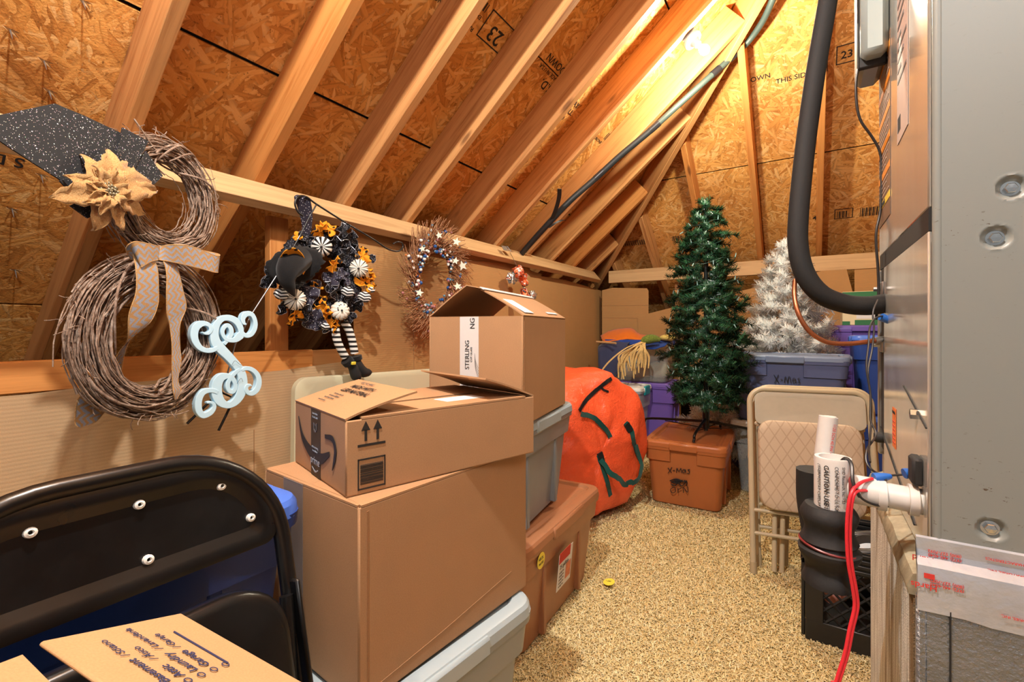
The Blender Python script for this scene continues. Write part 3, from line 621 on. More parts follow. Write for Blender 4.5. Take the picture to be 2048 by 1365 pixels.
# stickers on the brown tote, on its aisle side
kx = .5 / 2 - .018
f0 = np.array(bM @ Vector((kx + .003, 0, 0))); fx_, fy_ = np.array(bM)[:3, 0], np.array(bM)[:3, 1]
SM = frame(np.array(bM @ Vector((kx * .985 + .013, -.32, .30))), fy_, y=(0.03, 0, 1))
facepatch(SM, 0, .055, .110, -.012, .05, STY, bt, 'sticker', .004, True)
text('HECK', .014, INK, bt, tf(SM, [(.062, .022, .004)])[0], fy_, (0.03, 0, 1)); text('MATES', .012, INK, bt, tf(SM, [(.064, .006, .004)])[0], fy_, (0.03, 0, 1))
SM2 = frame(np.array(bM @ Vector((kx * .93 + .012, -.10, .16))), fy_, y=(.10, 0, 1))
facepatch(SM2, 0, 0, .125, -.02, .12, PAPER, bt, 'sticker', .012); facepatch(SM2, 0, .0, .10, .085, .125, INKR, bt, 'sticker_print', .0135); facepatch(SM2, 0, .07, .115, .0, .06, STO, bt, 'sticker_print', .0135)
text('25 gallon', .022, INK, bt, tf(SM2, [(.008, .062, .0135)])[0], fy_, (.1, 0, 1))
for k in range(5): text('storage box', .009, INK, bt, tf(SM2, [(.008, .045 - k * .013, .0135)])[0], fy_, (.1, 0, 1))
# two royal blue totes behind the black chair
tote('lower royal blue tote behind the black folding chair', (-1.0, .20, 0), 0, .40, .48, .40, BLUET, BLUEL, 'blue totes behind the black chair')
tote('upper royal blue tote behind the black folding chair back', (-.985, .25, .40), 0, .37, .56, .385, BLUET, BLUEL, 'blue totes behind the black chair')

# ================================================================== cartons
def carton(label, o, ex, L, W, H, mat, flaps=(), inside=None, t=.005, bulge=.004, group=None):
    ex = nrm(ex); ey = np.cross([0, 0, 1], ex); M = frame(o, ex, ey); root = thing('cardboard_carton', label, 'carton', np.asarray(o) + ex * L / 2 + ey * W / 2, group)
    m = MB()
    m.box(V3(0, 0, 0), V3(L, t, H), bev=.0022); m.box(V3(0, W - t, 0), V3(L, W, H), bev=.0022); m.box(V3(0, t * .5, .001), V3(t, W - t * .5, H), bev=.0022); m.box(V3(L - t, t * .5, .001), V3(L, W - t * .5, H), bev=.0022); m.box(V3(.001, .001, 0), V3(L - .001, W - .001, t))
    bd = m.part('body', mat, root, M)
    for sd, ln, ang, g in flaps:
        ca, sa = math.cos(math.radians(ang)), math.sin(math.radians(ang)); o_ = {'x0': (0, 0, H), 'x1': (L, W, H), 'y0': (L, 0, H), 'y1': (0, W, H)}[sd]
        d = {'x0': (1, 0), 'x1': (-1, 0), 'y0': (0, 1), 'y1': (0, -1)}[sd]; wl = W if sd[0] == 'x' else L
        al = V3(d[1], -d[0], 0)       # along the hinge, so that d x ... stays right handed
        o_ = {'x0': V3(0, W, H), 'x1': V3(L, 0, H), 'y0': V3(0, 0, H), 'y1': V3(L, W, H)}[sd]
        FM = M @ frame(o_, al, y=(d[0] * ca, d[1] * ca, sa))
        fm = MB(); n = 6
        rings = []
        for i in range(n + 1):
            u = i / n; yy = ln * u; zz = .003 * math.sin(u * 3) * (1 if ang > 3 else .3); gg = g + (.004 if u > 0 else 0)
            rings.append([(gg, yy, zz), (wl - gg, yy, zz), (wl - gg, yy, zz + t * .8), (gg, yy, zz + t * .8)])
        fm.loft(rings); fm.part('flap', mat, root, FM)
    return root, M, bd
def rot2(deg): return V3(math.sin(math.radians(deg)), math.cos(math.radians(deg)), 0)
TAPE = m_clear('clear_tape', lin(188, 176, 170), .38, .12); TAPEK = plain('black_tape', lin(40, 38, 40), .32, var=.02); TAPEW = plain('white_paper_tape', lin(206, 204, 202), .55, var=.04)
# biggest plain carton
bigc, gM, _ = carton('biggest plain carton, with clear tape, under the shallow printed carton', (-.673, .542, .42), rot2(5.05), .505, .364, .36, CARD, [('y0', .18, 0, .004), ('y1', .18, 0, .004), ('x0', .18, -1, .006), ('x1', .18, -1, .006)])
m = MB(); m.box(V3(-.0015, .195, .0), V3(-.0007, .275, .362), gM); m.box(V3(-.0015, .195, .3612), V3(.09, .275, .3622), gM); m.part('clear_tape', TAPE, bigc, smooth=False)
m = MB(); m.box(V3(.016, -.001, .01), V3(.020, .0, .35), gM); m.part('crease', CARDD, bigc)
for z0, z1 in ((.02, .065),):
    m = MB(); m.tube([tf(gM, [(.01, -.0002, z0)])[0], tf(gM, [(.2, -.0006, (z0 + z1) / 2 - .006)])[0], tf(gM, [(.44, -.0002, z1)])[0]], .0006, 5); m.part('crease', CARD, bigc)
# shallow printed carton on top of it
sh, sM, _ = carton('shallow open carton with two up arrows and a barcode on its long side', (-.7226, .552, .786), rot2(16.1), .484, .3126, .142, CARD, [('x0', .158, 14, .003), ('x1', .16, 19, .003), ('y0', .152, -2.0, .03), ('y1', .150, -1.5, .03)])
def onface(M, o, x, y): A = np.array(M); return frame(tf(M, [o])[0], A[:3, :3] @ np.array(x, float), y=A[:3, :3] @ np.array(y, float))
FR = onface(sM, (0, 0, 0), (1, 0, 0), (0, 0, 1))      # long side y0: local u along L, v up
FL = onface(sM, (0, .3126, 0), (0, -1, 0), (0, 0, 1)) # short side x0: local u from far to near
def fpoly(M, polys, mat, parent, name='print', lift=.0012, kind=None):
    m = MB()
    for P in polys:
        ar = sum(P[i][0] * P[(i + 1) % len(P)][1] - P[(i + 1) % len(P)][0] * P[i][1] for i in range(len(P)))
        m.prism(P if ar > 0 else P[::-1], lift - .0006, lift)
    return m.part(name, mat, parent, M, smooth=False, kind=kind)
def rect(u0, v0, u1, v1): return [(u0, v0), (u1, v0), (u1, v1), (u0, v1)]
for u in (.038, .062): fpoly(FR, [rect(u - .0025, .1, u + .0025, .122), [(u - .009, .120), (u + .009, .120), (u, .138)]], INK, sh, 'arrow_print')
fpoly(FR, [rect(.022, .090, .078, .0945)], INK, sh, 'bar_print')
fpoly(FR, [rect(.022, .008, .078, .011), rect(.022, .064, .078, .067), rect(.022, .008, .0245, .067), rect(.0755, .008, .078, .067)], INK, sh, 'barcode_frame')
vv = .018; bars = []
rs = random.Random(3)
while vv < .056: h = rs.choice((.0008, .0012, .002)); bars.append(rect(.027, vv, .0735, vv + h)); vv += h + rs.choice((.0011, .0016))
fpoly(FR, bars, INK, sh, 'barcode', kind='stuff')
# black tape and the curved arrow mark on the short side
fpoly(FL, [rect(.118, .0, .176, .048), rect(.118, .0, .176, .142)], TAPEK, sh, 'black_tape', .0010)
def arc(P, w, n=10):
    C = catmull(np.array([(x, y, 0) for x, y in P], float), n); T = np.gradient(C, axis=0); N = np.stack([-T[:, 1], T[:, 0]], 1); N /= np.linalg.norm(N, axis=1, keepdims=True)
    ww = np.interp(np.linspace(0, 1, len(C)), np.linspace(0, 1, len(w)), w)[:, None]; a = C[:, :2] + N * ww; b_ = C[:, :2] - N * ww
    return [[tuple(a[i]), tuple(a[i + 1]), tuple(b_[i + 1]), tuple(b_[i])] for i in range(len(C) - 1)]
fpoly(FL, arc([(.032, .112), (.062, .070), (.118, .047), (.176, .044), (.232, .066)], [.002, .008, .013, .012, .004]) + arc([(.205, .096), (.246, .098), (.262, .082), (.258, .060), (.246, .036)], [.004, .006, .006, .005, .001]), INK, sh, 'smile_mark', .0018)
GRT = plain('pale_print', lin(150, 160, 170), .6, var=0); DIM = plain('dim_print', lin(104, 102, 102), .6, var=0)
A_ = np.array(FL); fx2, fy2 = A_[:3, 0], A_[:3, 1]
text('prime', .024, GRT, sh, tf(FL, [(.147, .026, 0)])[0], fx2, fy2, align='CENTER', lift=.0024); fpoly(FL, arc([(.128, .018), (.147, .011), (.166, .017)], [.0008, .0022, .001], 6), GRT, sh, 'smile_mark', .0024)
text('video streaming', .0062, GRT, sh, tf(FL, [(.147, .060, 0)])[0], fx2, fy2, align='CENTER', lift=.0024); text('free delivery', .0062, GRT, sh, tf(FL, [(.147, .052, 0)])[0], fx2, fy2, align='CENTER', lift=.0024)
text('Scan to shop', .0062, GRT, sh, tf(FL, [(.147, .132, 0)])[0], fx2, fy2, align='CENTER', lift=.0024); text('& track easily', .0062, GRT, sh, tf(FL, [(.147, .124, 0)])[0], fx2, fy2, align='CENTER', lift=.0024)
fpoly(FL, arc([(.139, .114), (.140, .100), (.147, .096), (.154, .100), (.155, .114)], [.0012, .0016, .002, .0016, .0012], 6) + [rect(.1415, .108, .1435, .112), rect(.1505, .108, .1525, .112)], DIM, sh, 'smile_mark', .0024)
# print on the raised end flap: reads from the far side
ca, sa = math.cos(math.radians(14)), math.sin(math.radians(14)); FT = onface(sM, (0, 0, .142), (0, 1, 0), (ca, 0, sa)); A_ = np.array(FT); ux, uy = A_[:3, 0], A_[:3, 1]; un = np.cross(uy, ux)
def ftext(st, size, u, v, mat=INK, bold=0): return text(st, size, mat, sh, tf(FT, [(u, v, 0)])[0] - np.array(FT)[:3, 2] * -0.0, -ux, uy, bold, lift=.0092) 
ftext('RECYCLABLE', .012, .235, .132, INKG); ftext('MADE WITH', .021, .235, .106, INK, .02); ftext('LESS MATERIAL', .021, .235, .082, INK, .02)
for k, st in enumerate(('To learn how to', 'be more efficient', 'and reuse boxes')): ftext(st, .0085, .225, .062 - k * .011, INKG)
ftext('scan for more', .0075, .225, .026, INKG)
m = MB(); m.box(V3(.26, .055, .1415), V3(.37, .115, .1462), sM @ Matrix.Rotation(math.radians(-1.0), 4, 'X')); m.part('address_label', PAPER, sh, smooth=False)
m = MB(); m.box(V3(.165, .004, .1405), V3(.215, .026, .1430), sM); m.part('white_tape', PAPER, sh, smooth=False)
# carton with white printed tape
st, tM, _ = carton('open carton with a white printed tape down its front', (-.743, 1.215, .797), V3(-.184, .983, 0), .485, .338, .343, CARD, [('y0', .172, 30, .003), ('y1', .172, 36, .003), ('x1', .15, -60, .006), ('x0', .15, -80, .006)])
FF = onface(tM, (0, .338, 0), (0, -1, 0), (0, 0, 1)); fpoly(FF, [rect(.118, 0, .186, .343)], TAPEW, st, 'white_tape', .001)
A_ = np.array(FF); fu, fv = A_[:3, 0], A_[:3, 1]
def vtext(s, size, u, v, b=0, mt=INK): text(s, size, mt, st, tf(FF, [(u, v, 0)])[0], fv, -fu, b, lift=.0018)
vtext('STERLING', .0215, .152, .172, .0); vtext('CUT GLASS', .0095, .163, .196); vtext('INSI', .024, .172, .098); vtext('NG', .024, .172, .303); vtext('SSV', .016, .150, .10, mt=DIM)
for k in range(5): fpoly(FF, arc([(.186, .14 + k * .009), (.176, .17 + k * .007), (.172, .20 + k * .006)], [.0004, .0005, .0003], 5), DIM, st, 'wave_print', .0016)
m = MB(); m.box(V3(.02, .0, .3445), V3(.10, .09, .346), tM @ Matrix.Translation((0, 0, .343)) @ Matrix.Rotation(math.radians(30), 4, 'X') @ Matrix.Translation((.02, .012, -.3375))); m.part('shipping_label', PAPER, st, smooth=False)
m = MB(); m.box(V3(.0, .160, .3445), V3(.485, .176, .347), tM @ Matrix.Translation((0, 0, .343)) @ Matrix.Rotation(math.radians(30), 4, 'X') @ Matrix.Translation((0, 0, -.3375))); m.part('white_tape', TAPEW, st, smooth=False)
m = MB(); m.box(V3(.30, .02, .3445), V3(.42, .032, .346), tM @ Matrix.Translation((0, 0, .343)) @ Matrix.Rotation(math.radians(30), 4, 'X') @ Matrix.Translation((0, 0, -.3375))); m.part('shipping_label', PAPER, st, smooth=False)
m = MB(); m.box(V3(.012, -.001, .005), V3(.015, .0002, .34), tM); m.part('crease', CARDD, st)
# moving carton in front of the black chair: printed flap folded over
tb = .57; Bp = CAM + ray(362, 1226) * tb; tc = .515; Cp = CAM + ray(580, 1350) * tc
bc = nrm(Cp - Bp); ra = ray(80, 1282); ta = np.dot(Bp - CAM, bc) / np.dot(ra, bc); Ap = CAM + ra * ta; ab = Ap - Bp; wab = np.linalg.norm(ab); ab = nrm(ab)
mv = thing('cardboard_carton', 'moving carton with a room list printed on its open flap, before the black chair', 'carton', Bp + bc * .25)
MF = frame(Bp, ab, y=bc); nf = np.array(MF)[:3, 2]
if nf[2] < 0: MF = frame(Ap, -ab, y=bc); nf = np.array(MF)[:3, 2]
LF = .50
m = MB(); m.box(V3(0, 0, -.005), V3(wab, LF, 0), bev=.002); m.part('flap', CARDY, mv, MF)
zb = Cp[2] - .03; hx = nrm(V3(bc[0], bc[1], 0)); hy = np.cross([0, 0, 1], hx)
M2 = frame(V3(Bp[0], Bp[1], zb - .42) - hy * .43 + hx * .005, hx, hy)
m = MB(); m.box(V3(0, .395, 0), V3(LF, .4, .415), bev=.002); m.box(V3(0, 0, 0), V3(LF, .005, .415), bev=.002); m.box(V3(0, .005, 0), V3(.005, .395, .39), bev=.002); m.box(V3(LF - .005, .005, 0), V3(LF, .395, .415), bev=.002); m.box(V3(.005, .005, 0), V3(LF - .005, .395, .005)); m.part('body', CARDY, mv, M2)
p1 = onP(45, 1310, Bp - nf * .012, nf); p0_ = onP(-60, 1350, Bp - nf * .012, nf); p2 = onP(110, 1375, Bp - nf * .012, nf); p3 = onP(40, 1460, Bp - nf * .012, nf)
m = MB(); P = [p1, p0_, p3, p2]; m.add([q for q in P] + [q - nf * .005 for q in P], [(0, 1, 2, 3), (7, 6, 5, 4), (0, 4, 5, 1), (1, 5, 6, 2), (2, 6, 7, 3), (3, 7, 4, 0)]); m.part('flap', CARDY, mv, smooth=False)
def mtext(px, py, qx, qy, s, size, bold=0):
    a = onP(px, py, Bp, nf); b_ = onP(qx, qy, Bp, nf); x = nrm(b_ - a); y = np.cross(nf, x); text(s, size, INKB, mv, a, x, y, bold, lift=.0015)
a0 = onP(347, 1266, Bp, nf); a1 = onP(455, 1329, Bp, nf); m = MB(); m.tube([a0 + nf * .001, a1 + nf * .001], .0009, 5); m.part('print_line', INKB, mv)
a2 = nrm(a0 - a1); cross_ = np.cross(nf, a2)
for k, (bw, rw) in enumerate((('O ', ''), ('O ', 'Garage|/ Garaje'), ('O ', 'Laundry|/ Lavandería'), ('O ', 'Attic|/ Ático'), ('O ', 'Basement|/ Sótano'))):
    st_ = onP(462, 1333, Bp, nf) - cross_ * (.019 * k) * -1 * -1 if False else onP(462, 1334, Bp, nf) + (onP(437, 1345, Bp, nf) - onP(462, 1334, Bp, nf)) * k * .92
    text('O', .0115, INKB, mv, st_, a2, cross_, .0, lift=.0015)
    if rw:
        b1, b2 = rw.split('|'); text(b1, .0128, INKB, mv, st_ + a2 * .013, a2, cross_, .012, lift=.0015, shear=.10); text(b2, .0108, INKB, mv, st_ + a2 * (.018 + .0066 * len(b1)), a2, cross_, 0, lift=.0015, shear=.15)
mv['label'] = 'moving carton with a room list printed on its open flap, before the black chair'

# ================================================================== black folding chair
def roundpath(w_, h, r, n=6):
    P = [(-w_ / 2, 0)]
    for k in range(n + 1): t = math.pi - math.pi / 2 * k / n; P.append((-w_ / 2 + r + r * math.cos(t), h - r + r * math.sin(t)))
    for k in range(n + 1): t = math.pi / 2 - math.pi / 2 * k / n; P.append((w_ / 2 - r + r * math.cos(t), h - r + r * math.sin(t)))
    P.append((w_ / 2, 0)); return P
def rr3(w_, h, rt, rb, v0):
    P = []
    for sx, sy, a0, r in ((1, -1, -90, rb), (1, 1, 0, rt), (-1, 1, 90, rt), (-1, -1, 180, rb)):
        for k in range(10): t = math.radians(a0 + 10 * k); P.append((sx * (w_ / 2 - r) + r * math.cos(t), v0 + (r if sy < 0 else h - r) + r * math.sin(t)))
    return P
def rr2(w_, h, r, n=6, v0=0):
    return [(x, y + v0 + h / 2) for x, y, _ in rring(w_ / 2, h / 2, r, None, n)]
bx = thing('folding_chair', 'black metal folding chair leaning on the blue totes', 'chair', (-.6, .27, 0))
o = V3(-.535, .222, 0); Vv = nrm(V3(-.218, 0, .91)); BM_ = frame(o, (0, 1, 0), y=Vv); hgt, wid = .934, .408   # local z faces the camera side (+X)
P = [(x, y, 0) for x, y in roundpath(wid, hgt, .150, 12)]
m = MB(); m.tube(P, .0125, 12); m.part('frame_tube', BLACK, bx, BM_)
def pan(w_, v0, v1, r, d0, rec, mat, parent, M, name, bow=.0, rb=None):
    """pressed sheet-metal panel with a raised rim"""
    h = v1 - v0; R = []
    for (dz, ins) in ((d0 - .004, 0), (d0 + .004, 0), (d0 + .006, .006), (d0 + .005, .02), (d0 - rec, .034), (d0 - rec, .06)):
        R.append([(x, y, dz + bow * (x / w_) ** 2) for x, y in rr3(w_ - 2 * ins, h - 2 * ins, max(.012, r - ins), max(.006, (rb or r) - ins * .4), v0 + ins)])
    m = MB(); m.loft(R); return m.part(name, mat, parent, M, angle=50)
bp = pan(wid - .02, .785, .924, .112, .002, .006, BLACK, bx, BM_, 'back_panel', 0, .022)
for px, py in ((60, 1066), (278, 1010), (442, 973), (296, 1120), (501, 1036)):
    p = onP(px, py, o, np.array(BM_)[:3, 2]); loc = np.linalg.inv(np.array(BM_)) @ np.append(p, 1); m = MB(); m.lathe([(.0062, -.008), (.0062, .0), (.0058, .002), (.003, .0034), (.0022, .0012), (.0022, -.002)], 14, Matrix.Translation((loc[0], loc[1], .002)), False); m.part('rivet', WHITEP, bp, BM_)
m = MB(); R = []
for dz, ins in ((.012, .006), (.016, 0), (.034, 0), (.040, .004), (.043, .014), (.044, .05)): R.append([(x, y, dz) for x, y in rr2(wid - .05 - 2 * ins, .40 - 2 * ins, .085 - ins * .5, 8, .345 + ins)])
m.loft(R); m.part('seat', BLACK, bx, BM_, angle=50)
for sx in (-1, 1):
    m = MB(); m.tube([(sx * (wid / 2 - .022), 0, .012), (sx * (wid / 2 - .022), .58, .014), (sx * (wid / 2 - .012), .70, .012)], .0105, 10); m.part('front_leg', BLACK, bx, BM_)
    m = MB(); m.box(V3(sx * (wid / 2 - .004), .56, .006), V3(sx * (wid / 2 + .004), .72, .030), bev=.003); m.part('hinge_plate', BLACK, bx, BM_)
m = MB(); m.tube([(-wid / 2, .14, 0), (wid / 2, .14, 0)], .008, 8); m.part('crossbar', BLACK, bx, BM_)
# ================================================================== folded beige table against the wall
TB = m_plastic('beige_table_plastic', lin(196, 190, 160), .45); td = rot2(3.5); tp = onX(581, 800, -1.93); tz = np.cross(td, V3(0, 0, 1)); tn = nrm(np.cross(td, nrm(V3(-.05, 0, 1))))
ft = thing('folding_table', 'folded beige plastic table standing on edge behind the shallow carton', 'table', tp - V3(0, 0, tp[2]))
th_ = .870; TM = frame(V3(*(tp + td * .52)) * V3(1, 1, 0) + V3(.0, 0, .0), td + V3(0, 0, -.02), y=nrm(V3(-.01, 0, 1)))
m = MB(); R = []
for dz, ins in ((-.02, .006), (-.016, 0), (.016, 0), (.02, .006), (.021, .03)): R.append([(x, y, dz) for x, y in rr2(1.04 - 2 * ins, th_ - 2 * ins, .06, 7, ins)])
m.loft(R); m.part('table_top', TB, ft, TM)
m = MB(); m.tube([(-.38, .06, -.035), (-.38, .78, -.035), (.38, .78, -.035), (.38, .06, -.035)], .012, 8); m.part('leg_frame', STEEL, ft, TM)
# ================================================================== air handler at the aisle
XS, YN, YF = .157, .937, 1.53
PANEL = m_panelmetal('glossy_grey_panel', lin(216, 214, 206), .12, .62, .22); FRONT = plain('grey_enamel', lin(176, 174, 164), .42, var=.05, nscale=8); GALV = m_panelmetal('galvanised', lin(170, 168, 160), .3, .8)
af = thing('air_handler', 'tall grey metal air handler with reflective side panels', 'furnace', (.45, 1.2, .7))
q = NT('enamel_specks'); v = q.obj(); sp = q.noise(q.map(v, (1, 1, 2.2)), 85, 3, .7).outputs[0]; zz = q.n('SeparateXYZ', {0: v}).outputs[2]
low = q.math('ADD', q.ramp(q.math('ABSOLUTE', q.math('SUBTRACT', zz, .86)), [(.0, 1.), (.10, 0.)]), q.ramp(q.math('ABSOLUTE', q.math('SUBTRACT', zz, 1.24)), [(.0, 1.), (.05, 0.)]))
k = q.math('MULTIPLY', q.ramp(sp, [(.66, 0.), (.70, 1.)]), q.math('ADD', .08, low), True); q.P(col=q.mix(k, lin(122, 126, 122), lin(76, 60, 42)), rough=.40, spec=.45); FRONT = q.m
m = MB(); m.box(V3(XS + .004, YN + .014, .70), V3(.95, YF, 2.6)); m.part('cabinet', GALV, af, smooth=False)
dm = [onY(px, py, YN - .004) for px, py in ((2024, 375), (1993, 475), (1983, 1060))]; gx = np.concatenate([np.linspace(XS + .006, XS + .16, 58), [.4, .95]]); gz = np.concatenate([np.linspace(.70, 1.46, 270), [2.0, 2.6]]); GX, GZ = np.meshgrid(gx, gz); GY = np.full(GX.shape, YN - .004)
for p in dm: r = np.hypot(GX - p[0], GZ - p[2]); GY += .0085 / (1 + np.exp((r - .0135) / .0018)); GY -= .0012 * np.exp(-((r - .0175) / .002) ** 2)
nz_, nx_ = GX.shape; m = MB(); m.add(np.stack([GX, GY, GZ], -1).reshape(-1, 3), [(i * nx_ + j, i * nx_ + j + 1, (i + 1) * nx_ + j + 1, (i + 1) * nx_ + j) for i in range(nz_ - 1) for j in range(nx_ - 1)]); fp = m.part('front_panel', FRONT, af)
m = MB(); m.box(V3(XS + .0055, YN - .0035, .70), V3(XS + .0075, YN + .01, 2.6)); m.part('panel_edge', FRONT, af)
for px, py in ((2024, 375), (1993, 475), (1983, 1060)):
    p = onY(px, py, YN - .004); M = frame(p, (1, 0, 0), z=(0, -1, 0))
    M = M @ Matrix.Translation((0, 0, -.0085))
    m = MB(); m.lathe([(.0105, .0), (.0105, .0018), (0, .002)], 20, M); m.lathe([(.0075, .001), (.0075, .0065), (.0065, .0075), (0, .0078)], 6, M); m.part('bolt', CHROME, fp, smooth=False)
m = MB(); m.tube([(XS + .008, YN + .002, .71), (XS + .008, YN + .002, 2.6)], .007, 10); m.part('corner_trim', FRONT, af)
m = MB(); m.box(V3(XS - .002, YN + .012, 1.288), V3(XS + .004, YF, 2.6), bev=.002); up_ = m.part('upper_side_panel', PANEL, af)
m = MB(); m.box(V3(XS - .002, YN + .012, .735), V3(XS + .004, YF - .085, 1.252), bev=.002); lp_ = m.part('lower_side_panel', PANEL, af)
m = MB(); m.box(V3(XS - .001, YN + .012, 1.252), V3(XS + .006, YF, 1.288)); m.part('panel_gap_shade', BLACKM, af, smooth=False)  # black strip standing for the shade in the gap between panels
m = MB(); m.box(V3(XS - .001, YF - .083, .80), V3(XS + .006, YF - .03, 1.25)); m.part('slot_shade', BLACKM, af, smooth=False)  # black strip standing for the shade inside the open recess
m = MB(); m.box(V3(XS - .006, YF - .028, .78), V3(XS + .006, YF, 1.25), bev=.002); m.part('corner_post', GALV, af)
for z in (1.20, 1.06): m = MB(); m.box(V3(XS - .006, YF - .085, z - .018), V3(XS, YF - .02, z + .018), bev=.003); m.tube([(XS - .007, YF - .06, z), (XS - .02, YF - .06, z)], .006, 6); m.part('bracket', STEEL, af)
# labels on the upper side
def side(px, py): return onX(px, py, XS - .0025)
SF = frame(V3(XS - .0025, 0, 0), (0, -1, 0), y=(0, 0, 1))    # local u = -Y (towards the camera), v = z
def su(px, py): p = side(px, py); return -p[1], p[2]
ORG = plain('orange_print', lin(222, 138, 42), .5, var=0); TANL = plain('tan_label', lin(120, 92, 70), .5, var=.08); YEL = plain('yellow_print', lin(226, 196, 66), .5, var=0); LBL = plain('dim_white_label', lin(186, 166, 156), .45, var=.06)
u0, u1 = -YF + .004, -1.335
fpoly(SF, [rect(u0, 1.36, u1, 1.78)], TANL, af, 'warning_label', .0006)
for k in range(6): z = 1.40 + k * .068; fpoly(SF, [rect(u0, z, u1, z + .016)], YEL if k == 0 else ORG, af, 'label_stripe', .0013)
rows = [rect(u0 + .01, 1.425 + .068 * k + .011 * j, u1 - .015 - .02 * ((j * 7 + k * 3) % 4), 1.425 + .068 * k + .011 * j + .003) for k in range(5) for j in range(4)]; fpoly(SF, rows, LBL, af, 'label_print', .0013, kind='stuff')
text('WARNING', .016, INK, af, tf(SF, [(u0 + .04, 1.402, 0)])[0], (0, -1, 0), (0, 0, 1), .02, lift=.0018)
u2, u3 = -1.235, -1.115; fpoly(SF, [rect(u2, 1.48, u3, 2.30)], LBL, af, 'rating_label', .0006)
rows = [rect(u2 + .01, 1.60 + .022 * j, u3 - .01 - .03 * (j * 5 % 3), 1.60 + .022 * j + .007) for j in range(30)]; fpoly(SF, rows, DIM, af, 'label_print', .0013, kind='stuff')
fpoly(SF, [rect(u2 + .012 + i * .004, 1.50, u2 + .012 + i * .004 + (.0012 + .001 * (i % 2)), 1.53) for i in range(8)], INK, af, 'barcode', .0013, kind='stuff')
fpoly(SF, [rect(-1.30, .845, -1.255, .93)], plain('orange_sticker', lin(232, 122, 56), .5, var=.02), af, 'warning_sticker', .0006); text('WARNING', .008, INK, af, tf(SF, [(-1.298, .918, 0)])[0], (0, -1, 0), (0, 0, 1), .02)
fpoly(SF, [rect(-1.296, .855 + .009 * k, -1.26, .857 + .009 * k) for k in range(6)], INKR, af, 'label_print', .0012, kind='stuff')
# grey shut-off box and black plug high on the side
SB = m_plastic('pale_grey_box', lin(150, 160, 158), .3)
a, b_ = side(1766, 158), side(1804, 150); m = MB(); m.box(V3(XS - .055, 1.335, 1.735), V3(XS - .004, YF, 2.4), bev=.012); sb = m.part('switch_box', SB, af)
m = MB(); m.box(V3(XS - .058, 1.37, 1.72), V3(XS - .004, 1.385, 2.4), bev=.003); m.box(V3(XS - .058, 1.40, 1.735), V3(XS - .004, 1.408, 2.4), bev=.003); m.part('box_seam', BLACKM, sb)
m = MB(); m.box(V3(XS - .03, 1.17, 1.885), V3(XS - .003, 1.24, 2.1), bev=.006); m.part('plug', BLACKM, af)
# coil access lower down: black valve block, knob, brackets, rust seam
m = MB(); m.box(V3(XS - .016, .98, .845), V3(XS, 1.02, .89), bev=.004); m.part('valve_block', BLACKM, af)
m = MB(); m.lathe([(.013, 0), (.013, .012), (.010, .018), (0, .019)], 14, frame(V3(XS - .002, 1.46, .83), (0, 1, 0), z=(-1, 0, 0))); m.part('knob', BLACKM, af)
m = MB(); m.lathe([(.009, 0), (.009, .01), (0, .011)], 6, frame(V3(XS - .002, 1.03, .955), (0, 1, 0), z=(-1, 0, 0))); m.part('bolt', CHROME, af, smooth=False)
m = MB(); m.tube([(XS - .003, 1.16, .99), (XS - .003, .955, .945)], .0014, 5); m.tube([(XS - .003, 1.5, .85), (XS - .003, 1.05, .76)], .0016, 5); m.part('seam', BLACKM, af, kind='stuff')
# plenum: duct board stand
pl = thing('plenum_box', 'grey foil faced duct board stand below the air handler', 'duct', (.45, 1.2, 0))
DS = m_ductside('worn_duct_board'); FO = m_foil('grey_foil_facing', lin(138, 142, 146), .36, 130, 1.0, .65); TFO = m_foil('foil_tape', lin(184, 190, 200), .30, 30, .6, .40)
XP, YP, YQ = .137, .92, 1.52
m = MB(); m.box(V3(XP + .003, YP + .003, 0), V3(.95, YQ, .70)); m.part('core', DS, pl, smooth=False)
m = MB(); m.box(V3(XP + .012, YP - .001, 0), V3(.95, YP + .002, .70)); fr_ = m.part('front_facing', FO, pl, smooth=False)
m = MB(); m.box(V3(XP, YP - .002, 0), V3(XP + .014, YP + .012, .70), bev=.004); m.part('corner_edge', FO, pl)
m = MB(); m.box(V3(XP - .001, YP + .014, 0), V3(XP + .002, YQ, .69)); m.part('side_facing', DS, pl, smooth=False)
m = MB(); m.tube([(XP + .038, YP - .0025, .0), (XP + .038, YP - .0025, .69)], .0012, 5); m.part('seam', BLACKM, pl)
RUST = plain('dirty_sealant', lin(164, 154, 128), .7, var=.6, nscale=38, bump=.8, bscale=70)
m = MB(); n = 24; R = []
for i in range(n + 1):
    y = YP + .012 + (YQ - YP - .012) * i / n; z = .735 + .0 * i; j = .006 * noise.noise(Vector((y * 18, 3, 0)))
    R.append([(XP - .007 + j, y, .690), (XP - .009 + j, y, .703), (XP - .002 + j, y, .722 + j), (XS + .005, y, .732), (XS + .01, y, .69)])
m.loft(R); m.part('sealant_strip', RUST, pl)
R = []
m = MB()
for i in range(31):
    x = XP + .001 + .80 * i / 30; j = .002 * noise.noise(Vector((x * 40, 0, 0))); R.append([(x, YP - .003 + j, .676 + .006 * noise.noise(Vector((x * 25, 5, 0)))), (x, YP - .0055 + j, .73), (x, YP - .004 - j, .745), (x, YN - .007 + j, .755), (x, YN - .008, .782), (x, YN - .004, .784), (x, YP + .001, .70)])
m.loft(R); m.part('foil_tape', TFO, pl)
def tt(s, size, u, z, flip=True, y=YP - .006): text(s, size, INKR, pl, (u, y, z), (-1, 0, 0) if flip else (1, 0, 0), (0, 0, -1) if flip else (0, 0, 1), .01, lift=.001)
tt('Hards', .0125, XP + .023, .719); tt('(972) 442-6545', .0060, XP + .052, .722); tt('(800) 527-7092', .0060, XP + .052, .728)
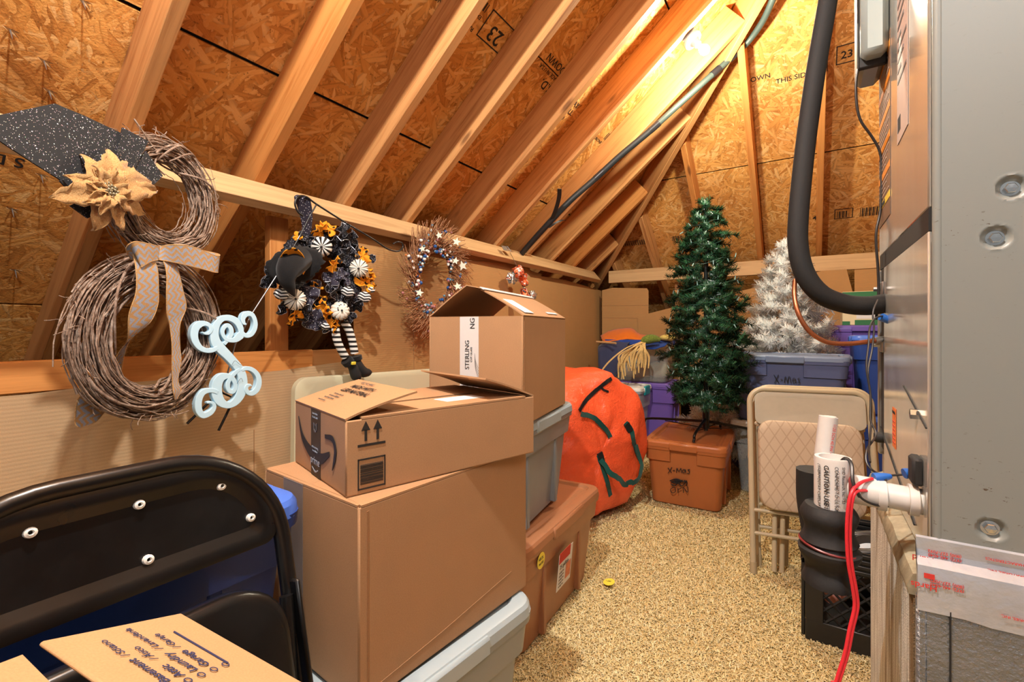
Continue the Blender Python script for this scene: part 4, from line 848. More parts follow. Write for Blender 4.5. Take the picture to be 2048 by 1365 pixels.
tt('Hard', .0125, XP + .022, .754, True, YN - .0085); tt('(972) 442-6545', .0060, XP + .052, .760, True, YN - .0085); tt('(800) 527-7092', .0060, XP + .052, .766, True, YN - .0085)
m = MB(); m.box(V3(XP + .008, YP - .0068, .7275), V3(XP + .020, YP - .0062, .735)); m.part('tape_mark', INKR, pl, smooth=False)
for k, s in enumerate(("UNDERWRITERS LABORATORIES, INC.", 'CLASSIFIED', 'SURFACE BURNING CHARACTERISTICS')): tt(s, .0050, XP + .165, .755 + .008 * k, True, YN - .0085)
for k, s in enumerate(("UNDERWRITERS LABORATORIES, INC.", 'FLAME SPREAD  SMOKE', 'LISTED CLOSURE TAPE')): tt(s, .0050, XP + .175, .700 + .010 * k)
# ================================================================== pipes
PVC = plain('pvc_white', lin(204, 201, 197), .35, var=.10, nscale=25); PIPEK = plain('insulation_rubber', lin(13, 13, 14), .8, bump=.35, bscale=160); COP = plain('copper', lin(158, 94, 62), .35, .7, var=.15); TIE = plain('dark_red_tie', lin(112, 34, 36), .4, var=0)
pv = thing('drain_tee', 'white plastic drain tee and stub pipe at the air handler', 'pipe', (.04, 1.0, .8))
Y0 = 1.0; zc = .816
m = MB(); m.tube([(XS + .0, Y0, zc), (.05, Y0, zc + .006)], .0205, 18); m.part('pipe', PVC, pv)
for xa in (XS - .006, .110): m = MB(); m.tube([(xa, Y0, zc + .001), (xa - .012, Y0, zc + .001)], .0255, 18); m.part('coupling', PVC, pv)
m = MB(); m.tube([(.100, Y0, zc + .003), (.055, Y0, zc + .005)], .0245, 18); m.part('tee_arm', PVC, pv)
m = MB(); m.lathe([(.0285, .74), (.0285, .868), (.0275, .872), (.0215, .872), (.0205, .860), (0, .86)], 24, Matrix.Translation((.036, Y0, 0))); tee = m.part('tee', PVC, pv)
A_ = frame(V3(.036, Y0, 0), nrm(ray(1668, 960)) * -1, z=(0, 0, 1))
cdir = nrm(-ray(1668, 960) * [1, 1, 0]); sdir = np.cross([0, 0, 1], cdir)
for k, (s, sz, b_) in enumerate((('CAUTION: USE IN ONLY', .0105, .02), ('(THERMOSTAT CIRCUIT)', .007, 0), ('CONFORMS TO UL 508', .0075, 0), ('SMD Research, Inc. - S3', .0065, 0))):
    a = (-.42, -.80, .10, .46)[k]; d = nrm(cdir * math.cos(a) + sdir * math.sin(a)); text(s, sz, INK, pv, V3(.036, Y0, .862) + d * .0292, (0, 0, -1), np.cross(d, [0, 0, -1]), b_, lift=.0012)
d = nrm(cdir * math.cos(.80) + sdir * math.sin(.80)); text('07 03 25', .009, INKG, pv, V3(.036, Y0, .83) + d * .0292, (0, 0, -1), np.cross(d, [0, 0, -1]), lift=.0012)
m = MB(); m.tube([atD(1646, 925, .86), atD(1657, 834, .86)], .0155, 16); m.tube([atD(1657, 834.2, .86), atD(1657, 833.5, .86)], .0125, 16); pp = m.part('stub_pipe', PVC, pv)
d0 = atD(1659, 845, .86); dv = nrm(atD(1648, 915, .86) - d0); d = nrm(cdir * .9 + sdir * .38); text('1120 SCH 40 PW 480 PSI', .0070, INKR, pv, d0 + d * .0158, dv, np.cross(d, dv), lift=.0012)
fo = thing('foam_sleeve', 'black foam insulation wrapped under the white drain tee', 'pipe insulation', (.036, Y0, .66))
m = MB(); rs = np.random.default_rng(5); R = []
for i in range(30):
    z = .785 - i * .0048; k = i / 29; r = .036 + .008 * math.sin(k * 3.1) + .005 * math.sin(k * 14) - (.006 if abs(k - .50) < .05 else 0)
    R.append([(.030 + (r + .003 * noise.noise(Vector((math.cos(a) * 2, math.sin(a) * 2, k * 6)))) * math.cos(a), Y0 + (r + .003 * noise.noise(Vector((math.cos(a) * 2, math.sin(a) * 2, 9 + k * 6)))) * math.sin(a), z) for a in np.arange(24) * 2 * math.pi / 24])
m.loft(R[::-1]); m.part('sleeve', FOAM, fo)
m = MB(); m.tube(catmull([atD(1627, 940, .90), atD(1628, 1000, .90), atD(1640, 1070, .89), atD(1650, 1120, .88)], 5), [.030] * 16, 14); m.part('rear_sleeve', FOAM, fo)
m = MB(); m.tube([(.030 + .0445 * math.cos(a), Y0 + .0445 * math.sin(a), .714 - .006 * math.cos(a)) for a in np.arange(28) * 2 * math.pi / 28], .0022, 6, True); m.part('tie_band', TIE, fo)
m = MB(); m.tube([(.060, Y0 + .027 * math.cos(a), zc + .004 + .027 * math.sin(a)) for a in np.arange(24) * 2 * math.pi / 24], .003, 6, True); m.part('tie_band', TIE, pv)
big = thing('insulated_pipe', 'thick black insulated refrigerant pipe bending into the air handler', 'pipe', atD(1600, 450, 1.17))
P = catmull([atD(1668, -80, 1.27), atD(1655, 5, 1.25), atD(1632, 140, 1.22), atD(1611, 290, 1.20), atD(1597, 430, 1.18), atD(1597, 500, 1.17), atD(1612, 553, 1.16), atD(1644, 590, 1.15), atD(1690, 608, 1.14), atD(1735, 612, 1.125), V3(XS, 1.44, 1.163)], 8)
m = MB(); m.tube(P, .0232, 22); m.part('sleeve', PIPEK, big)
cp_ = thing('copper_line', 'thin bare copper line curving below the black insulated pipe', 'pipe', atD(1620, 650, 1.13))
P = catmull([atD(1590, 560, 1.19), atD(1589, 592, 1.17), atD(1597, 628, 1.15), atD(1618, 662, 1.14), atD(1652, 684, 1.135), atD(1695, 688, 1.13), atD(1740, 683, 1.125), V3(XS, 1.46, 1.075)], 8); m = MB(); m.tube(P, .0056, 12); m.part('line', COP, cp_)
m = MB(); m.tube([P[-1] + (P[-9] - P[-1]) * .75, P[-1]], .0078, 10); m.part('brazed_joint', STEEL, cp_)
def wire(name, label, cat, px, r, mat, d, parent=None, close=None):
    P = [atD(x, y, dd) for (x, y), dd in zip(px, np.broadcast_to(d, (len(px),)))]
    if close is not None: P.append(np.array(close))
    m = MB(); m.tube(catmull(P, 6), r, 8)
    if parent is not None: return m.part(name, mat, parent)
    t = thing(name, label, cat, P[0]); m.part('cord', mat, t); return t
CORD = plain('black_cord', lin(40, 37, 36), .4, var=0); BLUEN = plain('blue_wire_nut', lin(36, 96, 178), .4, var=0); REDW = plain('red_wire', lin(214, 44, 56), .38, var=.03)
wire('thermostat_cable', 'thin dark cable waving down before the hip slope to the copper line', 'cable', [(1752, -30), (1758, 30), (1738, 88), (1716, 140), (1712, 190), (1720, 238), (1744, 274), (1760, 305), (1763, 350), (1761, 420), (1752, 470), (1756, 540), (1757, 590), (1752, 640)], .0030, CORD, [1.15] * 14)
wc = wire('control_wire', 'thin black wires hanging from the blue wire nut down to the drain tee', 'cable', [(1770, 632), (1752, 636), (1740, 655), (1737, 690), (1733, 735), (1741, 790), (1741, 840), (1752, 870), (1734, 900), (1735, 930), (1762, 950), (1805, 950), (1838, 946), (1850, 975), (1830, 1000), (1790, 1004), (1766, 985), (1772, 960)], .0021, CORD, np.linspace(1.08, .78, 18))
m = MB(); m.tube(catmull([atD(1756, 600, 1.09), atD(1746, 625, 1.08), atD(1748, 660, 1.07), atD(1744, 700, 1.06), atD(1736, 745, 1.04), atD(1742, 800, 1.0), atD(1742, 850, .97), atD(1738, 900, .93), atD(1740, 925, .9)], 6), .0021, 8); m.part('cord', CORD, wc)
wn = [thing('wire_nut', l, 'wire connector', atD(*p)) for l, p in (('blue wire nut beside the black insulated pipe', (1775, 640, 1.08)), ('blue wire nut at the black valve block', (1820, 946, .79)), ('upper blue wire nut on the red wires', (1765, 955, .79)), ('lower blue wire nut on the red wires', (1758, 990, .79)))]
for t, (a, c_1) in zip(wn, (((1762, 634, 1.08), (1790, 648, 1.075)), ((1808, 948, .79), (1838, 944, .785)), ((1748, 957, .79), (1782, 953, .785)), ((1757, 1004, .79), (1759, 975, .785)))):
    a = atD(*a); c_1 = atD(*c_1); m = MB(); m.tube([a, a + (c_1 - a) * .15, a + (c_1 - a) * .75, c_1], [.0085, .0088, .0062, .004] if t is not wn[0] else [.009, .0095, .007, .005], 10); m.part('cap', BLUEN, t)
rw = thing('red_wires', 'pair of red wires hanging from the drain tee to the floor', 'cable', atD(1700, 1100, .8))
for k, off in enumerate((-3.2, 3.2)):
    P = [atD(x + off, y, d) for x, y, d in ((1748, 958 if k == 0 else 986, .785), (1722, 968 if k == 0 else 982, .775), (1704, 992, .765), (1697, 1050, .765), (1699, 1120, .765), (1709, 1180, .765), (1712, 1215, .765), (1702, 1260, .765), (1692, 1310, .765), (1676, 1362, .765), (1660, 1430, .765))]; P.append(V3(P[-1][0] - .02, P[-1][1] - .03, .02)); m = MB(); m.tube(catmull(P, 6), .0027, 8); m.part('wire', REDW, rw)
m = MB(); m.tube(catmull([atD(1712, 985, .775), atD(1730, 1002, .77), atD(1760, 1012, .77), atD(1800, 1010, .77), atD(1838, 1000, .772)], 5), .002, 6); m.tube(catmull([atD(1675, 935, .81), atD(1690, 917, .8), atD(1703, 930, .79), atD(1706, 965, .775), atD(1720, 995, .77)], 5), .0028, 6); m.part('black_wire', CORD, rw)
# conduit crossing the rafters
CONG = plain('grey_green_conduit', lin(66, 76, 70), .5); CONK = plain('black_line', lin(34, 36, 38), .5)
cn = thing('roof_conduit', 'long dark flexible conduit taped along the undersides of the rafters', 'conduit', onMain(1300, 260, -.04))
pts = [(1560, -40), (1543, 5), (1524, 45), (1495, 85), (1460, 118), (1415, 158), (1355, 212), (1300, 262), (1240, 312), (1190, 358), (1140, 402), (1098, 446), (1062, 486), (1040, 512)]
P = np.array([onMain(x, y, -.045 - .02 * math.sin(i * 1.3)) for i, (x, y) in enumerate(pts)]); C = catmull(P, 6)
m = MB(); m.tube(C[:42], .021, 14); m.part('grey_conduit', CONG, cn); m = MB(); m.tube(C[40:], .023, 14); m.part('black_hose', CONK, cn)
C2 = C + V3(.02, 0.01, .028); m = MB(); m.tube(C2[6:46], .010, 8); m.part('thin_line', CONG, cn)
for i in (22, 27, 40, 52): m = MB(); m.tube(C[i:i + 3], .0245, 14); m.part('tape_wrap', TAPEK, cn)
for pp_ in ([(1100, 448), (1112, 418), (1118, 395), (1119, 378)], [(1096, 456), (1108, 448), (1120, 442), (1128, 440)]):
    Q = catmull([onMain(x, y, -.075) for x, y in pp_], 5); m = MB(); m.ribbon(Q, np.array([V3(.011, .011, 0)] * len(Q)), .003); m.part('loose_tape', CONK, cn)
# ================================================================== beige folding chairs
BEI = m_plastic('beige_metal', lin(190, 176, 146), .34, .04, .15); BEIP = plain('beige_back_plate', lin(186, 178, 158), .45); WEAV = m_weave('woven_seat', lin(204, 186, 162), lin(170, 146, 122)); CAPB = plain('beige_cap', lin(176, 160, 128), .5)
U = nrm(V3(.981, .194, 0)); BKV = V3(-.194, .981, 0); F0 = V3(-.209, 2.328, 0); CW = .475
def beige_chair(o, label, group, lean=.17):
    t = thing('folding_chair', label, 'chair', o, group)
    Vd = nrm(BKV * lean + V3(0, 0, .84) + U * .055); Mx = frame(o, U, y=Vd); hgt = .830     # local z faces the room
    m = MB(); m.tube([(x + CW / 2, y, 0) for x, y in roundpath(CW, hgt, .065, 8)], .0125, 12); m.part('frame_tube', BEI, t, Mx)
    m = MB(); R = []
    for dz, ins in ((.002, 0), (.008, 0), (.010, .006), (.009, .02)):
        ring = []
        for x, y, _ in rring((CW - .04) / 2 - ins, .068 - ins, .03, None, 6): ring.append((x + CW / 2, y + hgt - .085 - (.014 * (x / .22) ** 2 if y < 0 else 0) + .012 * (1 if y < 0 else 0) * (1 - (x / .22) ** 2) * -1, dz + .02 * (x / .22) ** 2 - .012))
        R.append(ring)
    m.loft(R); m.part('back_plate', BEIP, t, Mx)
    m = MB(); m.box(V3(.02, hgt - .178, -.03), V3(CW - .02, hgt - .15, .0), bev=.01); m.part('back_pad', WEAV, t, Mx)
    m = MB(); R = []
    for dz, ins in ((-.005, .008), (.0, 0), (.022, 0), (.034, .006), (.040, .02), (.042, .05)): R.append([(x + CW / 2 - .005, y, dz) for x, y in rr2(CW - .07 - 2 * ins, .40 - 2 * ins, .06, 7, .285 + ins)])
    m.loft(R); m.part('seat', WEAV, t, Mx)
    for v_ in (.275, .175): m = MB(); m.tube([(0, v_, .002), (CW, v_ - .004, .002)], .0085, 8); m.part('crossbar', BEI, t, Mx)
    for sx in (.085, .118, CW - .11, CW - .075): m = MB(); m.tube([(sx, .02 - .02 * (sx > .1), -.02 - .03 * (sx > .1)), (sx + .01, .30, -.02), (sx + .01, .66, -.02)], .0105, 10); m.part('rear_leg', BEI, t, Mx)
    for sx in (0, CW): m = MB(); m.tube([(sx, -.004, 0), (sx, .05, 0)], .0155, 10); m.part('foot_cap', CAPB, t, Mx)
    for sx in (.03, CW - .03):
        m = MB(); m.lathe([(.004, 0), (.004, .003), (0, .004)], 8, Matrix.Translation((sx, hgt - .10, -.002))); m.part('rivet', STEEL, t, Mx)
    return t
beige_chair(F0, 'beige folding chair with a woven pattern seat, nearest the drain tee', 'beige folding chairs')
beige_chair(F0 + BKV * .085 + U * .03, 'second beige folding chair folded flat behind the first one', 'beige folding chairs')
# ================================================================== milk crate
CRK = m_plastic('black_crate_plastic', lin(30, 30, 31), .42, .05, .1)
cr = thing('milk_crate', 'black plastic milk crate with lattice sides on the carpet', 'crate', (.16, 2.11, 0))
cx0, cx1, cy0, cy1, ch = -.011, .335, 1.948, 2.28, .345
def cface(M, W_):
    m = MB(); m.box(V3(0, 0, 0), V3(W_, .075, .012), M, .003); lo = m.part('lower_band', CRK, cr)
    m = MB()
    for k in range(4): m.box(V3(0, ch - .075 + k * .019, -.004 * (k % 2)), V3(W_, ch - .062 + k * .019, .014), M, .002)
    m.box(V3(0, ch - .08, .003), V3(W_, ch, .009), M); m.part('top_rim', CRK, cr)
    for x in (0, W_ - .055): m = MB(); m.box(V3(x, .07, 0), V3(x + .055, ch - .07, .012), M, .003); m.part('upright', CRK, cr)
    m = MB(); a0, a1, b0, b1 = .05, W_ - .05, .07, ch - .075; s_p = .045
    for sg in (1, -1):
        k = a0 - (b1 - b0) - .02
        while k < a1:
            pA, pB = [k, b0], [k + (b1 - b0), b1]
            if pA[0] < a0: pA = [a0, b0 + (a0 - k)]
            if pB[0] > a1: pB = [a1, b0 + (a1 - k)]
            if pB[0] > pA[0] + .006:
                P = [pA, pB] if sg > 0 else [[a0 + a1 - pA[0], pA[1]], [a0 + a1 - pB[0], pB[1]]]
                m.tube(tf(M, [(P[0][0], P[0][1], .006), (P[1][0], P[1][1], .006)]), .0045, 4)
            k += s_p
    m.part('lattice', CRK, cr, kind='stuff')
cface(frame((cx0, cy0, 0), (1, 0, 0), y=(0, 0, 1)), cx1 - cx0); cface(frame((cx1, cy1, 0), (-1, 0, 0), y=(0, 0, 1)), cx1 - cx0)
cface(frame((cx0, cy1, 0), (0, -1, 0), y=(0, 0, 1)), cy1 - cy0); cface(frame((cx1, cy0, 0), (0, 1, 0), y=(0, 0, 1)), cy1 - cy0)
m = MB(); m.box(V3(cx0, cy0, 0), V3(cx1, cy1, .012)); m.part('base', CRK, cr)
HOSE = plain('dark_hose', lin(46, 44, 44), .4); PINKI = plain('pink_cloth', lin(206, 140, 128), .8)
hs = thing('coiled_hose', 'dark coiled hose lying inside the black milk crate', 'hose', (.16, 2.1, .2)); m = MB()
m.tube(catmull([(.16 + (.10 + .02 * math.sin(k)) * math.cos(k * .9), 2.11 + .10 * math.sin(k * .9), .20 + .007 * k + .02 * math.sin(k * 2.2)) for k in range(22)], 5), .016, 10); m.part('hose', HOSE, hs)
pk = thing('cloth_bundle', 'small pink cloth bundle inside the black milk crate', 'cloth', (.06, 2.02, .16)); m = MB(); m.sphere((.065, 2.015, .165), (.05, .045, .045), 16, 10, lambda d, p, q: 1 + .25 * noise.noise(Vector(d * 3))); m.part('bundle', PINKI, pk)
pn_ = thing('metal_pan', 'round steel pan leaning in the back of the milk crate', 'pan', (.2, 2.18, .2)); m = MB(); m.lathe([(0, 0), (.085, 0), (.105, .03), (.11, .032), (.108, .036), (.08, .006), (0, .006)], 40, frame(V3(.20, 2.15, .235), (1, 0, 0), z=(0, -.8, .5)) @ Matrix.Scale(.85, 4)); m.part('pan', STEEL, pn_)
# ================================================================== totes at the back, aisle side
bx1, bM1 = tote('slate blue tote with handwritten word X-mas above the beige chairs', tuple(V3(-.115, 3.62, .487)), -4, .685, .44, .445, BLUEX, BLUEXL, step=.012, c=.10)
front_n = np.array(bM1)[:3, :3] @ V3(0, -1, 0); fpt = np.array(bM1 @ Vector((0, -.44 / 2 * .99 + .012, .28)))
def hw(strokes, ox, oy, sx, sy, p0, n, parent, mat=INK, w=.004, lift=.004):
    handwriting([[(ox + x * sx, oy + y * sy) for x, y in s] for s in strokes], p0, n, mat, parent, w, lift)
XMAS = [[(0, 0), (10, 16)], [(9, 0), (1, 17)], [(13, 9), (17, 9)], [(21, 16), (22, 6), (24, 5), (27, 15), (29, 5), (32, 5), (34, 16)], [(43, 8), (39, 7), (37, 12), (40, 15), (43, 9), (44, 16)], [(52, 7), (48, 8), (50, 12), (52, 15), (47, 16)]]
hw(XMAS, 1548, 750, 1.0, 1.0, fpt, front_n, bx1)
tote('clear tote with a white lid under the slate blue X-mas tote', tuple(V3(-.115, 3.60, 0)), -4, .65, .44, .486, CLEAR, LIDW, ribs=False)
tc_ = thing('cloth_bundle', 'blue and cream cloth packed inside the clear white-lidded tote', 'cloth', (-.1, 3.6, .02)); m = MB(); m.sphere((-.15, 3.58, .2), (.17, .12, .17), 20, 12, lambda d, p, q: 1 + .2 * noise.noise(Vector(d * 3))); m.part('bundle', plain('pale_blue_cloth', lin(120, 160, 190), .8, var=.2), tc_)
tote('lower purple tote standing on the floor behind the royal blue totes', (.385, 4.70, 0), 0, .60, .46, .565, PURP, PURP, 'purple totes by the back wall')
tote('upper purple tote carrying the green seed box', (.385, 4.70, .565), 0, .60, .46, .565, PURP, PURP, 'purple totes by the back wall')
tote('lower royal blue tote standing beside the purple totes', (.50, 4.02, 0), 0, .52, .42, .525, BLUET, BLUEL, 'blue totes by the purple totes')
tote('upper royal blue tote below the bare copper line', (.50, 4.02, .525), 0, .52, .42, .53, BLUET, BLUEL, 'blue totes by the purple totes')
gb = thing('printed_carton', 'green and cream printed box with barcode panels on the purple tote', 'carton', (.42, 4.68, 1.13)); GRN = plain('green_print', lin(38, 110, 62), .5, var=.05); CRM = plain('cream_print', lin(226, 210, 168), .55, var=.05)
gx0, gy0, gz = .225, 4.52, 1.131; m = MB(); m.box(V3(gx0, gy0, gz), V3(gx0 + .42, gy0 + .30, gz + .265), bev=.003); m.part('body', CRM, gb)
GF = frame(V3(gx0, gy0, gz), (1, 0, 0), y=(0, 0, 1)); fpoly(GF, [rect(0, .215, .42, .262), rect(0, 0, .05, .03), rect(.08, .0, .42, .04), rect(.17, .14, .30, .20)], GRN, gb, 'green_print'); fpoly(GF, [rect(.055 + .014 * k, .13, .061 + .014 * k, .205) for k in range(4)], INK, gb, 'bar_print'); fpoly(GF, [rect(.19, .15, .225, .19), rect(.26, .14, .32, .20)], PAPER, gb, 'white_print', .0018); fpoly(GF, [rect(.09, .05, .40, .10)], PAPER, gb, 'white_print'); fpoly(GF, [[(.30, .26), (.40, .26), (.40, .20)]], INKR, gb, 'red_print', .0018); fpoly(GF, [rect(.14, .13, .15, .20), rect(.24, .13, .252, .20)], YEL, gb, 'yellow_print', .0019)
# wheeled bag behind the clear tote
wb = thing('wheeled_bag', 'dark purple wheeled bag on the floor behind the clear tote', 'bag', (-.2, 4.0, 0)); PUD = m_fabric('dark_purple_fabric', lin(66, 50, 104)); m = MB(); m.box(V3(-.50, 3.87, .035), V3(-.22, 3.985, .28), bev=.04); m.part('body', PUD, wb)
m = MB(); m.lathe([(.02, -.016), (.052, -.016), (.060, -.008), (.060, .008), (.052, .016), (.02, .016)], 24, frame(V3(-.375, 3.88, .06), (0, 0, 1), z=(-.5, -.86, 0))); wh = m.part('wheel', BLACK, wb); m = MB(); m.lathe([(.0, -.018), (.022, -.018), (.022, .018), (0, .018)], 14, frame(V3(-.375, 3.88, .06), (0, 0, 1), z=(-.5, -.86, 0))); m.part('hub', STEEL, wh)
m = MB(); m.tube([(-.375, 3.88, .06), (-.36, 3.94, .06)], .01, 8); m.part('axle', STEEL, wb)
# ================================================================== orange brown tote and the trees
ox, oM = tote('orange brown tote labelled X-mas orn carrying the slim green tree', (-.655, 3.235, 0), 2.5, .49, .68, .405, BROWNX, BROWNX, taper=.88, c=.075)
fn = np.array(oM)[:3, :3] @ V3(0, -1, 0); fp_ = np.array(oM @ Vector((0, -.34 + .018 + .012, .2)))
hw([[(0, 2), (8, 12)], [(8, 1), (0, 13)], [(10, 7), (14, 7)], [(17, 12), (18, 3), (22, 9), (26, 3), (27, 12)], [(35, 6), (30, 6), (29, 10), (33, 12), (35, 6), (36, 13)], [(44, 5), (40, 6), (43, 9), (42, 13), (38, 13)]], 1336, 934, 1.0, 1.0, fp_, fn, ox)
hw([[(0, 4), (12, 0), (24, 5), (6, 8), (26, 3), (2, 6), (20, 9), (8, 1), (30, 6)], [(2, 10), (10, 14), (16, 8), (24, 14), (34, 4)], [(28, 3), (34, 6), (33, 14)]], 1340, 958, 1.0, 1.0, fp_, fn, ox, w=.006)
hw([[(5, 3), (0, 8), (4, 14), (10, 11), (9, 4), (5, 3)], [(15, 14), (15, 4), (16, 7), (22, 4)], [(26, 14), (26, 3), (34, 13), (35, 2)]], 1341, 972, 1.0, 1.0, fp_, fn, ox)
NG = m_needle('green_needles', lin(13, 46, 33), lin(50, 100, 66), .28, .12); NW = m_needle('white_needles', lin(250, 249, 244), lin(255, 255, 253), .6, .55); TRK = plain('dark_green_trunk', lin(22, 30, 26), .6); TRKW = plain('white_trunk', lin(220, 216, 206), .6)
def tree(root, cx, cy, zs, rs, nb, per, nlen, nw, mat, wood, seed, droop=.15, upt=.25, fit=None):
    g = np.random.default_rng(seed); zs = np.array(zs); rs = np.array(rs); segs = []
    def R(z): return np.interp(z, zs, rs)
    cum = np.linspace(0, 1, 400); zz = zs[0] + (zs[-1] - zs[0]) * cum; wgt = R(zz) + .04; cdf = np.cumsum(wgt); cdf /= cdf[-1]
    for i in range(nb):
        z = np.interp((i + g.random()) / nb, cdf, zz); a = i * 2.39996 + g.normal(0, .25); r = R(z) * g.uniform(.72, 1.12)
        p0 = V3(cx, cy, z + r * .18); d = V3(math.cos(a), math.sin(a), 0); p1 = V3(cx, cy, z - droop * r * g.uniform(.2, 1.2)) + d * r
        segs.append((p0 + (p1 - p0) * .25, p1))
        for k in range(4):
            t = g.uniform(.30, .9); q0 = p0 + (p1 - p0) * t; b_ = a + g.choice((-1, 1)) * g.uniform(.5, 1.1); q1 = q0 + V3(math.cos(b_), math.sin(b_), g.normal(0.05, .35)) * r * g.uniform(.28, .50)
            segs.append((q0, q1))
    top_ = zs[-1]
    for k in range(14): a = k * 2.4; segs.append((V3(cx, cy, top_ - .20 + k * .012), V3(cx + .03 * math.cos(a), cy + .03 * math.sin(a), top_ - .16 + k * .012)))
    segs.append((V3(cx, cy, top_ - .15), V3(cx, cy, top_)))
    if fit: segs = [(fit(a), fit(b_)) for a, b_ in segs]
    A = np.array([s[0] for s in segs]); B = np.array([s[1] for s in segs]); L = np.linalg.norm(B - A, axis=1); cnt = np.maximum(8, (L / .10 * per)).astype(int); idx = np.repeat(np.arange(len(segs)), cnt); n = len(idx)
    t = g.random(n)[:, None]; base = A[idx] + (B - A)[idx] * t; dr = ((B - A) / L[:, None])[idx]; rv = g.normal(size=(n, 3)); rv -= dr * (rv * dr).sum(1, keepdims=True); rv /= np.linalg.norm(rv, axis=1, keepdims=True)
    nd = dr * .62 + rv * .85 + V3(0, 0, upt * .3); nd /= np.linalg.norm(nd, axis=1, keepdims=True); ln = nlen * g.uniform(.6, 1.15, n)[:, None]
    sd = np.cross(nd, g.normal(size=(n, 3))); sd /= np.linalg.norm(sd, axis=1, keepdims=True); tip = base + nd * ln
    V = np.stack([base - sd * nw * .7, base + sd * nw * .7, tip + sd * nw * .5, tip - sd * nw * .5], 1).reshape(-1, 3); Fq = np.arange(n * 4).reshape(-1, 4)
    on = (base + nd * ln * .5) - V3(cx, cy, 0); on[:, 2] = .25 * np.linalg.norm(on[:, :2], axis=1); on /= np.maximum(np.linalg.norm(on, axis=1, keepdims=True), 1e-6); fl_ = (np.cross(sd, nd) * on).sum(1) < 0; Fq[fl_] = Fq[fl_][:, ::-1]; on = on * .8 + rv * .45; on /= np.linalg.norm(on, axis=1, keepdims=True)
    link('foliage', tris_mesh('foliage', V, Fq, mat, normals=np.repeat(on, 4, 0)), root, kind='stuff')
    m = MB()
    for p, q_ in segs: m.tube([p, q_], .0022, 3, cap=False)
    m.part('branches', wood, root, kind='stuff', smooth=False)
    return segs
TX, TY = -.562, 3.20
gt = thing('christmas_tree', 'slim dark green artificial tree standing on the orange brown tote', 'artificial tree', (TX, TY, .40))
segs = tree(gt, TX, TY, [.60, .655, .77, .95, 1.1, 1.3, 1.45, 1.6, 1.75, 1.86, 1.95], [.15, .225, .235, .232, .238, .215, .195, .17, .145, .105, .03], 170, 120, .030, .0019, NG, TRK, 3)
m = MB(); m.tube([(TX, TY, .44), (TX, TY, 1.85)], .013, 10); m.part('trunk', TRK, gt)
m = MB(); m.tube([(TX, TY, .455), (TX, TY, .66)], .021, 14); m.part('stand_pole', BLACK, gt)
ff = onZ(1387, 884, .413); fl = onZ(1286, 846, .413); frr = onZ(1512, 872, .413)
for p in (ff, fl, frr, V3(TX + .05, TY + .27, .413)):
    d = nrm((p - V3(TX, TY, p[2]))); top_ = V3(TX, TY, .52 if p is ff else .50); m = MB(); m.tube(catmull([top_, top_ + (p - top_) * .85 + V3(0, 0, .03), p - d * .012 + V3(0, 0, .012), p - V3(0, 0, .004)], 6), .0085, 10); m.part('stand_leg', BLACK, gt)
    m = MB(); m.tube([V3(TX, TY, .455), top_ + (p - top_) * .62 + V3(0, 0, .012)], .0035, 6); m.part('brace', BLACK, gt)
# light string wound round the tree
g = np.random.default_rng(4); P = []
for k in range(170):
    z = .62 + 1.2 * k / 170; a = k * .34; r = np.interp(z, [.55, .8, 1.1, 1.45, 1.75, 1.95], [.17, .225, .235, .19, .14, .03]) * g.uniform(.86, 1.02); P.append((TX + r * math.cos(a), TY + r * math.sin(a), z + g.normal(0, .012)))
WIRE = plain('green_wire', lin(24, 70, 58), .5); BULB = plain('mini_bulb', lin(150, 196, 190), .15, var=.1)
ls = thing('light_string', 'string of small unlit lights wound round the green tree', 'string lights', (TX, TY, .6))
m = MB(); m.tube(catmull(P, 3), .0020, 5); m.part('wire', WIRE, ls)
b0 = MB(); b0.lathe([(.0, 0), (.0035, .0), (.0035, .013), (.0026, .014), (.0028, .021), (.0006, .028)], 6); bme = b0.mesh('bulb', BULB)
for k in range(0, 168, 2):
    d = nrm(V3(P[k][0] - TX, P[k][1] - TY, g.normal(.2, .5))); link('bulb', bme, ls, frame(V3(*P[k]), np.cross(d, [.2, .3, .9]), z=d))
# white tree behind
WX, WY = -.155, 4.08
wt = thing('christmas_tree', 'bushy white artificial tree behind the slate blue X-mas tote', 'artificial tree', (WX, WY, 0))
tree(wt, WX, WY, [.17, .30, .50, .80, .98, 1.17, 1.32, 1.47, 1.58, 1.70, 1.77], [.56, .66, .64, .44, .33, .26, .21, .17, .125, .075, .03], 200, 115, .050, .0030, NW, TRKW, 8, .18, fit=lambda p: V3(min(p[0], .17 + .02 * math.sin(p[2] * 40)) if p[2] < 1.1 else p[0], max(p[1], 3.91 + .015 * math.sin(p[0] * 50)) if p[2] < .98 and p[0] > -.43 else p[1], p[2]))
m = MB(); m.tube([(WX, WY, .0), (WX, WY, 1.7)], .014, 10); m.part('trunk', TRKW, wt)
for a in (.4, 2.5, 4.6): m = MB(); m.tube([(WX, WY, .14), (WX + .22 * math.cos(a), WY + .22 * math.sin(a), .012)], .009, 8); m.part('stand_leg', BLACK, wt)
